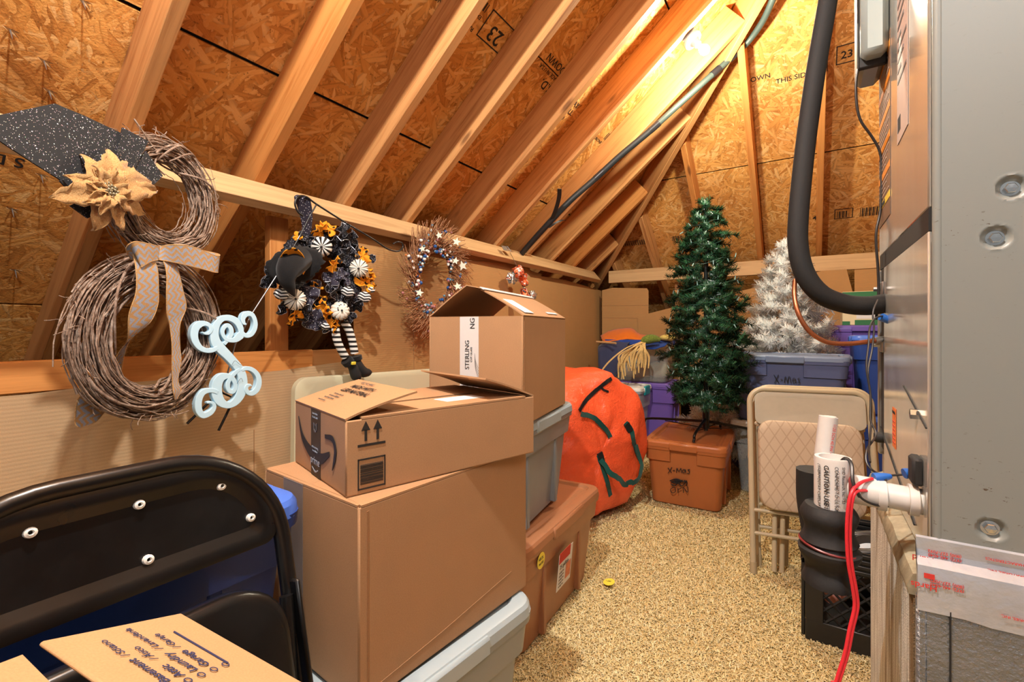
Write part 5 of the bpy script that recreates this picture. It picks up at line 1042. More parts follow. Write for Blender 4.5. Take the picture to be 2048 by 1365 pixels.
# ================================================================== back corner totes and what lies on them
tote('clear tote with a blue lid under the straw doll in the back corner', (-1.37, 4.46, .60), 2, .64, .46, .40, CLEAR, m_plastic('blue_lid', lin(36, 70, 150)), ribs=False)
tote('purple tote in the back corner under the clear blue-lidded tote', (-1.33, 4.50, 0), 3, .62, .46, .60, PURP, PURP)
tote('clear tote with a white lid and teal latches behind the orange bag', (-1.42, 4.02, 0), 1, .46, .40, .60, m_clear('smoky_clear', lin(190, 196, 204), .62), LIDW, ribs=False, latch=TEAL)
for (lb, c0, r0, mt) in (('cream fluffy filling inside the clear blue-lidded tote', (-1.18, 4.40, .72), (.10, .10, .09), m_fabric('cream_fluff', lin(214, 200, 164))), ('tan box shape inside the clear blue-lidded tote', (-1.38, 4.42, .70), (.15, .10, .08), plain('tan_paper', lin(200, 164, 122), .8)), ('pale teal wrap inside the clear blue-lidded tote', (-1.45, 4.44, .80), (.13, .10, .045), plain('teal_wrap', lin(120, 184, 196), .6))):
    t = thing('packed_item', lb, 'packed item', c0); m = MB(); m.sphere(c0, r0, 18, 12, lambda d, p, q: (abs(d[0]) ** 4 + abs(d[1]) ** 4 + abs(d[2]) ** 4) ** -.25 * .86 + .10 * noise.noise(Vector(d * 5))); m.part('bundle', mt, t)
def drape(label, cat, name, pts, mat, thick=.006, sub=3):
    """cloth: grid of 3-D rows"""
    G_ = np.array(pts, float); rows = [catmull(r, sub) for r in G_]; cols = np.array(rows).transpose(1, 0, 2); grid = np.array([catmull(c, sub) for c in cols]); n, k = grid.shape[:2]
    for i in range(n):
        for j in range(k): grid[i, j] += np.array(noise.noise_vector(Vector(grid[i, j] * 9))) * .014
    f = []; V = grid.reshape(-1, 3)
    for i in range(n - 1):
        for j in range(k - 1): f.append((i * k + j, (i + 1) * k + j, (i + 1) * k + j + 1, i * k + j + 1))
    t = thing(name, label, cat, V.mean(0)); m = MB(); m.add(V, f); o = m.part('cloth', mat, t, angle=80); md = o.modifiers.new('thickness', 'SOLIDIFY'); md.thickness = thick; return t
NAVY = m_fabric('navy_nylon', lin(62, 68, 98), lin(50, 56, 84)); ORF = m_fabric('orange_felt', lin(228, 122, 36), lin(206, 100, 24))
def pr(dx, pts): return [atD(x, y, d) for x, y, d in pts]
drape('navy blue nylon cloth draped over the clear blue-lidded tote', 'cloth', 'draped_cloth', [pr(0, [(1197, 690, 4.60), (1196, 700, 4.42), (1196, 735, 4.37), (1200, 765, 4.37)]), pr(0, [(1215, 680, 4.60), (1212, 690, 4.38), (1212, 730, 4.33), (1208, 762, 4.33)]), pr(0, [(1235, 676, 4.60), (1232, 686, 4.34), (1228, 730, 4.29), (1222, 764, 4.31)]), pr(0, [(1255, 674, 4.60), (1247, 688, 4.30), (1240, 725, 4.25), (1226, 760, 4.27)]), pr(0, [(1280, 675, 4.60), (1262, 682, 4.36), (1250, 694, 4.24), (1240, 735, 4.24)])], NAVY, .008)
drape('orange felt cloth lying over the navy cloth in the back corner', 'cloth', 'draped_cloth', [pr(0, [(1198, 672, 4.70), (1203, 676, 4.55), (1208, 684, 4.42)]), pr(0, [(1225, 660, 4.70), (1226, 670, 4.50), (1226, 682, 4.40)]), pr(0, [(1262, 655, 4.70), (1258, 664, 4.45), (1254, 678, 4.35)]), pr(0, [(1280, 668, 4.65), (1282, 672, 4.45), (1284, 678, 4.33)]), pr(0, [(1300, 672, 4.6), (1302, 675, 4.45), (1304, 678, 4.35)])], ORF, .008)
drape('blue cloth corner under the straw doll on the clear tote', 'cloth', 'draped_cloth', [pr(0, [(1290, 684, 4.5), (1290, 690, 4.25), (1291, 697, 4.14)]), pr(0, [(1312, 682, 4.45), (1312, 688, 4.18), (1312, 697, 4.08)]), pr(0, [(1340, 680, 4.4), (1336, 684, 4.15), (1330, 692, 4.05)])], m_fabric('royal_cloth', lin(44, 78, 160)), .006)
sd_ = thing('straw_doll', 'straw corn-husk doll with green wrapped body hanging over the clear tote', 'decoration', atD(1300, 682, 4.1)); STRAW = m_fabric('straw', lin(224, 192, 128), lin(196, 160, 98), 200); GRNS = m_fabric('green_wrap', lin(126, 142, 62), lin(84, 100, 40), 120)
m = MB(); m.tube(catmull([atD(1283, 684, 4.08), atD(1292, 680, 4.08), atD(1306, 678, 4.08), atD(1320, 680, 4.08)], 6), [.018 + .022 * math.sin(math.pi * k / 18) for k in range(19)], 12); m.part('wrapped_body', GRNS, sd_)
rs = random.Random(5)
for k in range(26):
    x0 = 1280 + rs.uniform(0, 12); xe = 1233 + k * 2.4 + rs.uniform(-5, 5); ye = 764 - rs.uniform(0, 36) if k > 3 else 720 + k * 12; dd = 4.03 - rs.uniform(0, .05)
    if k == 0: P = [atD(1282, 684, 4.07), atD(1250, 698, 4.0), atD(1218, 724, 3.98), atD(1196, 752, 3.98)]
    else: P = [atD(x0, 684, 4.07), atD(x0 * .55 + xe * .45, 694 + rs.uniform(0, 8), dd), atD(xe + rs.uniform(-2, 4), (690 + ye) / 2, dd), atD(xe + rs.uniform(-3, 3), ye, dd)]
    C = catmull(P, 5); m = MB(); wv = np.array([RT * (.0085 * math.sin(.35 + 2.5 * i / len(C)) + .001) for i in range(len(C))]); m.ribbon(C, wv, .002); m.part('straw_strip', STRAW, sd_)
t = thing('yellow_pillow', 'small pale yellow fabric lump beside the green straw doll', 'cloth', atD(1335, 677, 4.15)); m = MB(); m.sphere(atD(1336, 676, 4.14), (.075, .06, .030), 18, 10, lambda d, p, q: 1 + .12 * noise.noise(Vector(d * 4))); m.part('lump', m_fabric('yellow_felt', lin(240, 214, 120)), t)
t = thing('wooden_stick', 'thin wooden stick lying across the navy cloth', 'stick', atD(1210, 686, 4.3)); m = MB(); m.tube([atD(1193, 684, 4.45), atD(1232, 687, 4.25)], .009, 8); m.part('stick', WL, t)
# ================================================================== big orange bag
bgx = thing('storage_bag', 'big orange-red tarpaulin tree bag with green straps on the carpet', 'bag', (-1.28, 2.66, 0)); TARP = m_tarp('orange_tarpaulin'); STRP = m_fabric('green_strap', lin(16, 78, 72)); CLIPB = plain('black_buckle', lin(24, 26, 28), .4)
bc_ = V3(-1.42, 2.66, .425); axd = nrm(V3(.86, -.42, 0)); bM2 = frame(bc_, axd, z=(0, 0, 1)); V = []; f = []; nu, nv = 56, 40
for i in range(nv + 1):
    u = -1 + 2 * i / nv; lx = .50 * math.copysign(abs(math.sin(u * math.pi / 2)) ** .72, u); k = max(0, 1 - abs(math.sin(u * math.pi / 2)) ** 7) ** .42; k = .10 + .90 * k if abs(u) < 1 else .0
    for j in range(nu):
        a = 2 * math.pi * j / nu; ca, sa = math.cos(a), math.sin(a); e = (abs(ca) ** 2.6 + abs(sa) ** 2.6) ** (-1 / 2.6); y, z = .47 * ca * e * k, .425 * sa * e * k
        p = V3(lx, y, z); nz = noise.noise(Vector(p * 5)) * .022 + noise.noise(Vector((p[0] * 4, p[1] * 14, p[2] * 14))) * .012 + noise.noise(Vector((p[0] * 14, p[1] * 22, p[2] * 9))) * .006; p = p * (1 + nz / max(.2, np.linalg.norm(p)) * 1.6); 
        if p[2] < -.418: p[2] = -.418
        V.append(p)
for i in range(nv):
    for j in range(nu): f.append((i * nu + j, (i + 1) * nu + j, (i + 1) * nu + (j + 1) % nu, i * nu + (j + 1) % nu)[::-1])
m = MB(); m.add(tf(bM2, V), f); bg_o = m.part('bag_body', TARP, bgx, angle=70); bt_ = BVHTree.FromPolygons([Vector(v) for v in m.verts()], m.f)
def hit(px, py, tree_=bt_, off=.004):
    d = Vector(ray(px, py)).normalized(); r = tree_.ray_cast(Vector(CAM), d)
    if r[0] is None: r = (Vector(tree_.find_nearest(Vector(atD(px, py, 2.6)))[0]), -d, 0, 0)
    n_ = r[1] if r[1].dot(d) < 0 else -r[1]; return np.array(r[0] + n_ * off), np.array(n_)
def strap(pts, w_, mat, name, lifts=None, thick=.003):
    C = catmull([(x, y, 0) for x, y in pts], 6); P = []; W = []; T = np.gradient(C, axis=0)
    for i, (x, y, _) in enumerate(C):
        p, n_ = hit(x, y); 
        if lifts is not None: p = p + n_ * np.interp(i / (len(C) - 1), np.linspace(0, 1, len(lifts)), lifts)
        P.append(p); W.append(n_)
    P = np.array(P); Tn = np.gradient(P, axis=0); Wd = np.cross(np.array(W), Tn); Wd /= np.maximum(np.linalg.norm(Wd, axis=1, keepdims=True), 1e-9); m = MB(); m.ribbon(P, Wd * w_, thick); return m.part(name, mat, bgx)
strap([(1158, 828), (1188, 838), (1207, 856), (1220, 876)], .014, STRP, 'strap', [.012, .01, .008, .004])
strap([(1250, 846), (1262, 862), (1268, 890), (1280, 922)], .016, STRP, 'strap')
strap([(1268, 890), (1270, 930), (1256, 954), (1235, 962), (1215, 950), (1198, 920)], .015, STRP, 'strap', [.01, .045, .06, .06, .05, .01])
strap([(1196, 910), (1206, 940), (1214, 965), (1220, 992)], .014, STRP, 'strap')
strap([(1198, 906), (1204, 926)], .018, CLIPB, 'buckle', None, .012); strap([(1252, 848), (1260, 864)], .018, CLIPB, 'buckle', None, .012)
strap([(1222, 758), (1205, 770), (1184, 788), (1166, 808), (1158, 822)], .011, CLIPB, 'zip_band', None, .003); strap([(1200, 771), (1206, 780), (1216, 784)], .006, CLIPB, 'zip_pull', None, .004)
# yellow tag on the carpet
tg = thing('paper_tag', 'small round yellow tag lying on the carpet in the aisle', 'tag', onZ(1218, 1165, .02)); p = onZ(1218, 1165, .02); m = MB(); m.lathe([(0, 0), (.024, 0), (.0245, .0015), (0, .0015)], 22, frame(p, (1, .1, .12), z=(-.1, -.12, 1))); m.part('disc', STY, tg); text('1 year', .010, INK, tg, p + V3(-.014, -.004, .002), (1, .1, .12), (0, 1, .12))
# ================================================================== snowman wreath of two vine rings
VINE = m_vine('grape_vine', lin(150, 126, 108), lin(198, 178, 160), lin(82, 58, 44)); GLIT = m_glitter('black_glitter_felt'); BURL = m_fabric('burlap', lin(206, 164, 110), lin(166, 122, 72), 420); BURT = m_fabric('dotted_burlap', lin(206, 172, 122), lin(184, 126, 64), 300); CHEV = m_chevron('chevron_ribbon'); BEAD = plain('bronze_bead', lin(116, 104, 78), .3, .4)
sw = thing('snowman_wreath', 'snowman wreath of two grapevine rings with glitter top hat, burlap flower and bow', 'wreath', (-1.72, .60, 1.3))
SN = nrm((.94, .34, 0)); SP = onX(305, 675, -1.72); SU = nrm(np.cross([0, 0, 1], SN)); SV = V3(0, 0, 1)
def sp(px, py, off=0): return onP(px, py, SP + SN * off, SN)
def vine(cpx, mean, tube, n, seed, name='vine_ring'):
    g = np.random.default_rng(seed); c = sp(*cpx); a, b_ = mean; m = MB()
    for i in range(n):
        th0 = g.uniform(0, 6.28); span = g.uniform(2.2, 6.0); K = int(span * 9); t = np.linspace(0, 1, K); th = th0 + span * t
        ph = g.uniform(0, 6.28) + g.uniform(-2.2, 2.2) * t; q = tube * math.sqrt(g.uniform(.15, 1.0)) * (1 + .12 * np.sin(t * g.uniform(4, 12) + g.uniform(0, 6)))
        w1 = np.cumsum(g.normal(0, .0019, K)); rr_ = q * np.cos(ph) + w1; zz_ = q * np.sin(ph) * .8
        if g.random() < .35: k = int(K * .85); rr_[k:] += np.linspace(0, g.uniform(.008, .035), K - k)
        P = c + ((a + rr_) * np.cos(th))[:, None] * SU + ((b_ + rr_) * np.sin(th))[:, None] * SV + zz_[:, None] * SN
        r0 = g.choice((.0014, .0022, .0032, .0046), p=(.34, .32, .22, .12)); m.tube(P, r0 * np.linspace(1, .55, K), 5)
    o = m.part(name, VINE, sw, angle=80)
    for i in range(5):   # thicker vines wound round the ring
        th = np.linspace(0, g.uniform(1.0, 2.2), 26) + g.uniform(0, 6.28); ph = np.linspace(0, g.uniform(2.5, 5), 26) + g.uniform(0, 6); q = tube * 1.12
        P = c + ((a + q * np.cos(ph)) * np.cos(th))[:, None] * SU + ((b_ + q * np.cos(ph)) * np.sin(th))[:, None] * SV + (q * np.sin(ph))[:, None] * SN; m = MB(); m.tube(P, .0042 * np.linspace(1, .6, 26), 7); m.part('winding_vine', VINE, o)
    m = MB()
    for i in range(60):  # loose twigs and tendrils
        th = g.uniform(0, 6.28); p = c + (a + tube * .8) * math.cos(th) * SU + (b_ + tube * .8) * math.sin(th) * SV + g.uniform(-.5, .9) * tube * SN; d = nrm(math.cos(th + g.normal(0, 1.1)) * SU + math.sin(th + g.normal(0, 1.1)) * SV + g.normal(.1, .4) * SN); P = [p]
        for k in range(5): d = nrm(d + g.normal(0, .38, 3)); P.append(P[-1] + d * g.uniform(.006, .012))
        m.tube(P, .0011, 4)
    m.part('tendrils', VINE, o, kind='stuff')
    return o
vine((305, 675), (.179, .198), .050, 165, 1); up_ring = vine((326, 396), (.142, .150), .040, 120, 2)
for pts in ([(268, 238), (285, 262), (308, 296), (330, 320)], [(372, 318), (398, 345), (415, 372), (424, 395)], [(330, 350), (310, 330), (322, 308), (352, 312)]): m = MB(); m.tube(catmull([sp(x, y, .03) for x, y in pts], 5), .0024, 6); m.part('twig', VINE, sw)
def flat(px, off, mat, name, parent, th=.005):
    P = [sp(x, y, off) for x, y in px]; L = [((p - SP) @ SU, (p - SP) @ SV) for p in P]; ar = sum(L[i][0] * L[(i + 1) % len(L)][1] - L[(i + 1) % len(L)][0] * L[i][1] for i in range(len(L)))
    m = MB(); m.prism(L if ar > 0 else L[::-1], off - th, off); return m.part(name, mat, parent, frame(SP, SU, SV), smooth=False)
hat = flat([(-60, 252), (0, 230), (110, 207), (170, 232), (246, 268), (206, 372), (170, 400), (118, 358), (70, 328), (0, 282), (-60, 262)], .045, GLIT, 'top_hat', sw)
flat([(246, 255), (297, 283), (268, 342), (170, 415), (120, 362), (230, 322)], .054, GLIT, 'hat_band', hat); flat([(292, 302), (326, 352), (310, 368), (240, 400), (176, 437), (141, 412), (262, 345)], .050, GLIT, 'hat_brim', hat)
fc = sp(213, 383, .085)
fl_ = MB(); fl_.lathe([(0, -.03), (.022, -.03), (.026, -.005), (0, 0)], 14, frame(fc, SU, SV)); flw = fl_.part('burlap_flower', BURL, sw)
def petal(tip, w_, seed, lift):
    g = np.random.default_rng(seed); t = tip - fc; L = np.linalg.norm(t); d = t / L; sd = nrm(np.cross(SN, d)); n = 9; V = []; f = []
    for i in range(n + 1):
        s = i / n; hw_ = w_ * L * (math.sin(math.pi * min(1, s * .93 + .07) ** .8) ** .8) * (1 + .13 * math.sin(s * 26 + seed)) if i < n else .0008
        base = fc + d * L * (s * .93 + .07) + SN * (lift * math.sin(s * 2.6) - .018 * s * s + .006 * math.sin(s * 7 + seed))
        for k in (-1, -.5, 0, .5, 1): V.append(base + sd * hw_ * k + SN * (.010 * abs(k) ** 1.5 * (1 - .3 * s) + .004 * math.sin(k * 4 + s * 9 + seed)))
    for i in range(n):
        for k in range(4): f.append((i * 5 + k, (i + 1) * 5 + k, (i + 1) * 5 + k + 1, i * 5 + k + 1))
    m = MB(); m.add(V, f); o = m.part('petal', BURL, flw, angle=80); md = o.modifiers.new('thickness', 'SOLIDIFY'); md.thickness = .0016
for i, (x, y, w_) in enumerate(((101, 395, .26), (128, 350, .24), (163, 308, .26), (219, 298, .29), (266, 324, .24), (308, 362, .24), (292, 430, .22), (244, 462, .20), (187, 462, .28), (317, 380, .16))): petal(sp(x, y, .055 + .012 * (i % 2)), w_, i, .014)
for i, (x, y) in enumerate(((172, 366), (190, 330), (238, 335), (262, 375), (248, 420), (200, 430), (168, 405))): petal(sp(x, y, .092), .21, 20 + i, .016)
b0 = MB(); b0.sphere((0, 0, 0), .0062, 8, 6); bm_ = b0.mesh('bead', BEAD); g = np.random.default_rng(8)
for k in range(24): a = k * 2.4; r = .0048 * math.sqrt(k); link('bead', bm_, flw, Matrix.Translation(Vector(fc + SU * r * math.cos(a) + SV * r * math.sin(a) + SN * (.012 - .0002 * k))))
# bow of chevron ribbon: loops and tails
bow = MB(); bow.sphere(sp(318, 505, .080), (.006, .012, .014), 10, 8); bw = bow.part('bow_knot', CHEV, sw)
def rib(pts, parent=bw, name='ribbon', mat=CHEV):
    """pts: (px left, py left, px right, py right, offset, twist)"""
    Lp = np.array([sp(a, b, o + tw) for a, b, c, d, o, tw in pts]); Rp = np.array([sp(c, d, o - tw) for a, b, c, d, o, tw in pts]); Lc, Rc = catmull(Lp, 7), catmull(Rp, 7); m = MB(); m.ribbon((Lc + Rc) / 2, (Rc - Lc) / 2, .0016)
    m.part(name, mat, parent, angle=60)
    e = MB(); e.tube(Lc, .0014, 5); e.tube(Rc, .0014, 5); e.part('ribbon_edge', BURT, parent, kind='stuff')
rib([(322, 494, 316, 520, .085, 0), (298, 488, 300, 524, .098, .004), (268, 484, 282, 534, .10, .006), (252, 498, 290, 520, .085, 0), (262, 520, 292, 524, .065, -.01)], name='bow_loop')
rib([(318, 494, 318, 520, .085, 0), (345, 490, 352, 526, .105, .005), (385, 494, 395, 536, .112, .004), (432, 512, 429, 545, .105, .0), (436, 508, 432, 543, .085, .0), (390, 500, 380, 530, .065, 0), (330, 500, 330, 520, .06, 0)], name='bow_loop')
rib([(266, 506, 300, 512, .085, 0), (272, 540, 314, 535, .088, .004), (272, 585, 317, 580, .085, .006), (258, 630, 315, 612, .078, .0), (256, 675, 300, 645, .06, -.01), (250, 690, 262, 678, .02, -.012), (240, 702, 248, 712, -.02, 0), (214, 742, 240, 752, -.07, .0), (180, 780, 226, 786, -.085, .0), (155, 800, 222, 806, -.075, .0), (150, 846, 196, 840, -.07, .0), (158, 856, 184, 848, -.07, 0)], name='bow_tail')
rib([(322, 508, 346, 516, .085, 0), (333, 545, 356, 540, .088, .004), (333, 590, 366, 582, .085, .006), (334, 630, 372, 615, .078, .0), (340, 655, 360, 650, .07, -.008), (344, 690, 360, 696, .062, .004), (344, 730, 362, 722, .06, .0), (345, 762, 356, 760, .055, 0), (347, 785, 362, 780, .055, .004), (350, 800, 354, 798, .05, 0)], name='bow_tail')
# ================================================================== monogram letter
SKY_ = m_plastic('pale_blue_paint', lin(188, 222, 238), .42, .05, .06)
lt = thing('monogram_letter', 'pale blue curly wooden monogram letter hanging from the black garden stake', 'sign', onX(450, 720, -1.735)); LX = -1.722
def lp(x, y): return onX(370 + x / 4.877, 600 + y / 4.877, LX)[1:]
STK = [([(405, 405), (385, 432), (430, 375), (455, 330), (447, 275), (415, 250), (382, 272), (368, 315), (380, 355), (410, 388), (455, 397), (500, 385), (540, 350), (556, 318)], [10, 16, 18, 20, 20, 18, 17, 17, 17, 16, 18, 26, 34, 22]),
 ([(552, 330), (542, 272), (505, 212), (440, 178), (375, 182), (325, 222), (296, 285), (290, 355), (308, 420), (355, 480), (420, 545), (480, 610), (525, 665), (556, 730), (566, 800), (560, 870), (538, 935), (500, 990), (450, 1025), (400, 1026), (350, 995), (318, 935), (310, 870), (322, 808), (360, 758), (415, 745), (465, 768), (492, 820), (490, 868), (468, 898), (438, 890), (420, 855), (425, 805), (455, 755), (500, 705), (535, 680)], [22, 26, 28, 26, 24, 28, 34, 38, 42, 42, 38, 36, 36, 38, 40, 40, 38, 32, 26, 30, 40, 46, 46, 42, 34, 24, 20, 19, 19, 19, 20, 20, 18, 17, 17, 12]),
 ([(555, 300), (572, 335), (612, 352), (655, 330), (684, 275), (688, 215), (665, 155), (625, 134), (585, 150), (567, 190), (578, 228), (600, 240)], [14, 17, 18, 20, 20, 18, 18, 22, 24, 20, 14, 6]),
 ([(318, 470), (270, 492), (210, 495), (150, 468), (108, 410), (92, 345), (105, 280), (145, 240), (200, 232), (245, 255), (257, 295), (232, 326), (195, 328), (172, 318)], [18, 20, 20, 24, 30, 34, 34, 30, 20, 18, 17, 14, 10, 6]),
 ([(556, 690), (590, 672), (640, 675), (690, 708), (720, 760), (722, 825), (700, 880), (660, 912), (622, 908), (600, 878), (606, 845), (632, 832), (652, 840)], [12, 17, 19, 20, 22, 24, 24, 22, 20, 18, 15, 11, 6]),
 ([(320, 905), (285, 888), (235, 886), (180, 905), (145, 955), (132, 1020), (140, 1085), (175, 1128), (220, 1120), (262, 1092), (288, 1050), (280, 1015), (250, 1002), (218, 1008)], [18, 19, 20, 24, 28, 30, 30, 26, 24, 22, 18, 15, 11, 6])]
m = MB(); LX0 = LX
for k_, (P_, W_) in enumerate(STK):
    C = catmull([(x, y, 0) for x, y in P_], 7); ww = 1.14 * np.interp(np.linspace(0, 1, len(C)), np.linspace(0, 1, len(W_)), W_); T = np.gradient(C, axis=0); N = np.stack([-T[:, 1], T[:, 0]], 1); N /= np.maximum(np.linalg.norm(N, axis=1, keepdims=True), 1e-6); rings = []
    for i in range(len(C)):
        LX = LX0 + .0007 * k_ + .0016 * i / len(C)
        a = lp(*(C[i, :2] + N[i] * ww[i])); b_ = lp(*(C[i, :2] - N[i] * ww[i])); e = (a - b_) / max(1e-6, np.linalg.norm(a - b_)) * .0012; rings.append([(LX - .0012, *a), (LX, *(a - e)), (LX, *(b_ + e)), (LX - .0012, *b_), (LX - .022, *b_), (LX - .022, *a)])
    m.loft(rings)
LX = LX0 + .004; m.part('letter', SKY_, lt, angle=25)
m = MB(); m.tube(catmull([onX(464, 730, LX + .002), onX(470, 722, LX + .006), onX(478, 728, LX + .004), onX(483, 731, LX + .002)], 4), .0006, 4); m.tube(catmull([onX(474, 768, LX + .002), onX(482, 757, LX + .006), onX(486, 764, LX + .003)], 4), .0006, 4); m.part('loose_thread', INK, lt)
# ================================================================== black garden stake
gs = thing('garden_stake', 'black wire garden flag stake with curled ends hooked on the purlin', 'garden stake', onX(600, 500, -1.78)); SX = -1.765
def ox_(px, py, X=SX): return onX(px, py, X)
m = MB(); m.tube(catmull([ox_(606, 432), ox_(596, 424), ox_(590, 408), ox_(594, 396), ox_(604, 392), ox_(616, 396), ox_(632, 408), ox_(690, 445), ox_(745, 478), ox_(775, 498), ox_(795, 503), ox_(805, 496), ox_(804, 487), ox_(795, 484), ox_(786, 488)], 6), .0042, 10); m.part('top_bar', BLKROD, gs)
m = MB(); m.tube([ox_(633, 409), ox_(618, 436), ox_(600, 472), ox_(560, 541)], .0032, 10); m.part('stem', BLKROD, gs); m = MB(); m.tube([ox_(621, 430), ox_(602, 468), ox_(560, 541), ox_(505, 626), ox_(470, 690, -1.775), ox_(448, 775, -1.79)], .0028, 10); m.part('glint_stem', STEEL, gs)  # steel part puts the specular shine of the black stem into the colour
m = MB(); m.tube([ox_(438, 783, -1.79), ox_(470, 798, -1.79)], .0036, 8); m.part('cross_bar', BLKROD, gs)
for a, b_ in (((440, 784), (374, 848)), ((468, 798), (437, 862))): m = MB(); m.tube([ox_(*a, -1.79), ox_(*b_, -1.79)], .0046, 8); m.part('prong', BLKROD, gs)
# ================================================================== black and orange pumpkin wreath
BKD = m_dots('black_dotted_mesh', lin(34, 33, 38), lin(196, 194, 200), 170, .20); ORD = m_dots('orange_dotted_cloth', lin(236, 154, 40), lin(34, 30, 30), 34, .33); CHD = m_dots('charcoal_dotted_cloth', lin(58, 54, 66), lin(214, 212, 216), 120, .20); BFE = m_fabric('black_felt', lin(32, 31, 32), lin(20, 20, 21), 500); WHV = plain('cream_white', lin(232, 226, 212), .5, var=.05); SIL = plain('silver_thread', lin(190, 190, 196), .35, .6)
pw = thing('pumpkin_wreath', 'black and orange ruffled wreath with striped pumpkins, witch hat and stocking legs', 'wreath', onX(640, 555, -1.88)); PX = -1.885
def pp(px, py, off=0): return onX(px, py, PX + off)
K = 3.592
pc = pp(645, 556); m = MB(); R = []; g = np.random.default_rng(2); nT = 72
P = [pc + V3(0, .158 * math.cos(t), .166 * math.sin(t)) for t in np.arange(nT) * 2 * math.pi / nT]
for i in range(nT):
    t = i * 2 * math.pi / nT; rad = V3(0, math.cos(t), math.sin(t)); ring = []
    for k in range(18):
        a = k * 2 * math.pi / 18; q = .052 + .014 * noise.noise(Vector((math.cos(t) * 9, math.sin(t) * 9, k * 1.3))) + .010 * math.sin(t * 26 + k); ring.append(P[i] + rad * q * math.cos(a) + V3(1, 0, 0) * q * .9 * math.sin(a))
    R.append(ring)
V = np.array(R).reshape(-1, 3); f = [(i * 18 + k, i * 18 + (k + 1) % 18, ((i + 1) % nT) * 18 + (k + 1) % 18, ((i + 1) % nT) * 18 + k) for i in range(nT) for k in range(18)]
m.add(V, f); base = m.part('mesh_base', BKD, pw, angle=80)
def ruffle(px, py, r, mat, seed, off=.045, name='ruffle'):
    g = np.random.default_rng(seed); c = pp(px, py, off); r *= .00222 / K * 1.35; k1 = g.uniform(0, 9); m = MB(); V = []; f = []; nr, na = 6, 36; d0 = g.uniform(0, 6.28); ax2 = nrm(V3(1, g.normal(0, .55), g.normal(0, .55))); e1 = nrm(np.cross(ax2, [0, .2, 1])); e2 = np.cross(ax2, e1)
    for i in range(nr + 1):
        s = i / nr
        for k in range(na):
            a = 2 * math.pi * k / na; w_ = math.sin(a * 5 + k1) + .6 * math.sin(a * 8 + k1 * 2); rr_ = r * s * (1 + .20 * math.sin(a * 3 + k1)); V.append(c + e1 * rr_ * math.cos(a) + e2 * rr_ * math.sin(a) + ax2 * (r * .55 * (s ** 1.3) * (.55 + .42 * w_) - r * .25 * s))
    for i in range(nr):
        for k in range(na): f.append((i * na + k, (i + 1) * na + k, (i + 1) * na + (k + 1) % na, i * na + (k + 1) % na))
    m.add(V, f); o = m.part(name, mat, pw, angle=85); md = o.modifiers.new('thickness', 'SOLIDIFY'); md.thickness = .0018
    if mat is not ORD: e = MB(); e.tube(V[-na:] + V[-na:-na + 1], .0009, 4); e.part('silver_edge', SIL, o, kind='stuff')
K = 3.592
for i, (x, y, r, mt) in enumerate(((600, 170, 60, BKD), (640, 230, 62, BKD), (560, 250, 55, BKD), (620, 330, 58, BKD), (400, 250, 50, BKD), (330, 190, 42, BKD), (90, 470, 45, BKD), (60, 520, 36, BKD), (330, 620, 60, CHD), (380, 560, 45, CHD), (520, 500, 50, CHD), (540, 590, 52, BKD), (600, 470, 52, CHD), (500, 560, 45, BKD), (690, 690, 44, BKD), (400, 800, 58, CHD), (460, 835, 45, BKD), (300, 740, 48, BKD), (180, 690, 46, BKD), (650, 640, 48, BKD), (700, 300, 46, BKD), (800, 350, 30, BKD), (640, 770, 36, BKD))): ruffle(520 + x / K, 420 + y / K, r, mt, i, .05)
for i, (x, y, r) in enumerate(((430, 160, 52), (490, 130, 46), (740, 330, 48), (530, 400, 50), (790, 440, 42), (750, 520, 58), (810, 510, 40), (470, 690, 66), (420, 740, 56), (540, 830, 46), (250, 770, 46), (400, 560, 32), (510, 800, 44), (270, 190, 22))): ruffle(520 + x / K, 420 + y / K, r, ORD, 50 + i, .058)
PKA = m_pumpkin('striped_pumpkin', 11, lin(26, 25, 26), lin(232, 228, 218), -.05); PKB = m_pumpkin('lined_pumpkin', 11, lin(230, 225, 210), lin(30, 28, 28), .80)
def pumpkin(px, py, r, mat, label, dots=False, tilt=(0, 0)):
    c = pp(px, py, .085); z = nrm(nrm(CAM - c) + V3(0, tilt[0], tilt[1])); M = frame(c, np.cross(z, [0, 0, 1]), z=z); r *= .00222 / K * 1.0; m = MB()
    m.sphere((0, 0, 0), (r, r, r * .72), 44, 16, lambda d, p, q: (1 - .10 * (abs(math.cos(q * 5.5)) < .25) * math.sin(p)) * (1 - .16 * math.exp(-((p) / .35) ** 2) - .1 * math.exp(-((math.pi - p) / .35) ** 2))); o = m.part('pumpkin', mat, pw, M, label=label)
    m = MB(); m.tube([(0, 0, r * .55), (.001, .001, r * .80), (.003, .002, r * .92)], r * .10, 8); m.part('pumpkin_stem', BLACKM, o, M)
    if dots:
        m = MB()
        for k in range(15):
            t = k * 2.4; s = .25 + .75 * ((k * .618) % 1); d = nrm(V3(s * math.cos(t), s * math.sin(t), .75 - s * .5)); m.sphere(d * [r * .97, r * .97, r * .69], .0032, 6, 4)
        m.part('dots', BLACKM, o, M, kind='stuff')
pumpkin(520 + 443 / K, 420 + 265 / K, 72, PKA, 'pumpkin with broad black and white stripes'); pumpkin(520 + 710 / K, 420 + 420 / K, 72, PKB, 'white pumpkin with thin black lines'); pumpkin(520 + 250 / K, 420 + 645 / K, 74, PKB, 'white pumpkin under the hat tip', tilt=(.15, .1)); pumpkin(520 + 575 / K, 420 + 727 / K, 70, WHV, 'white dotted pumpkin', True, (.3, .1))
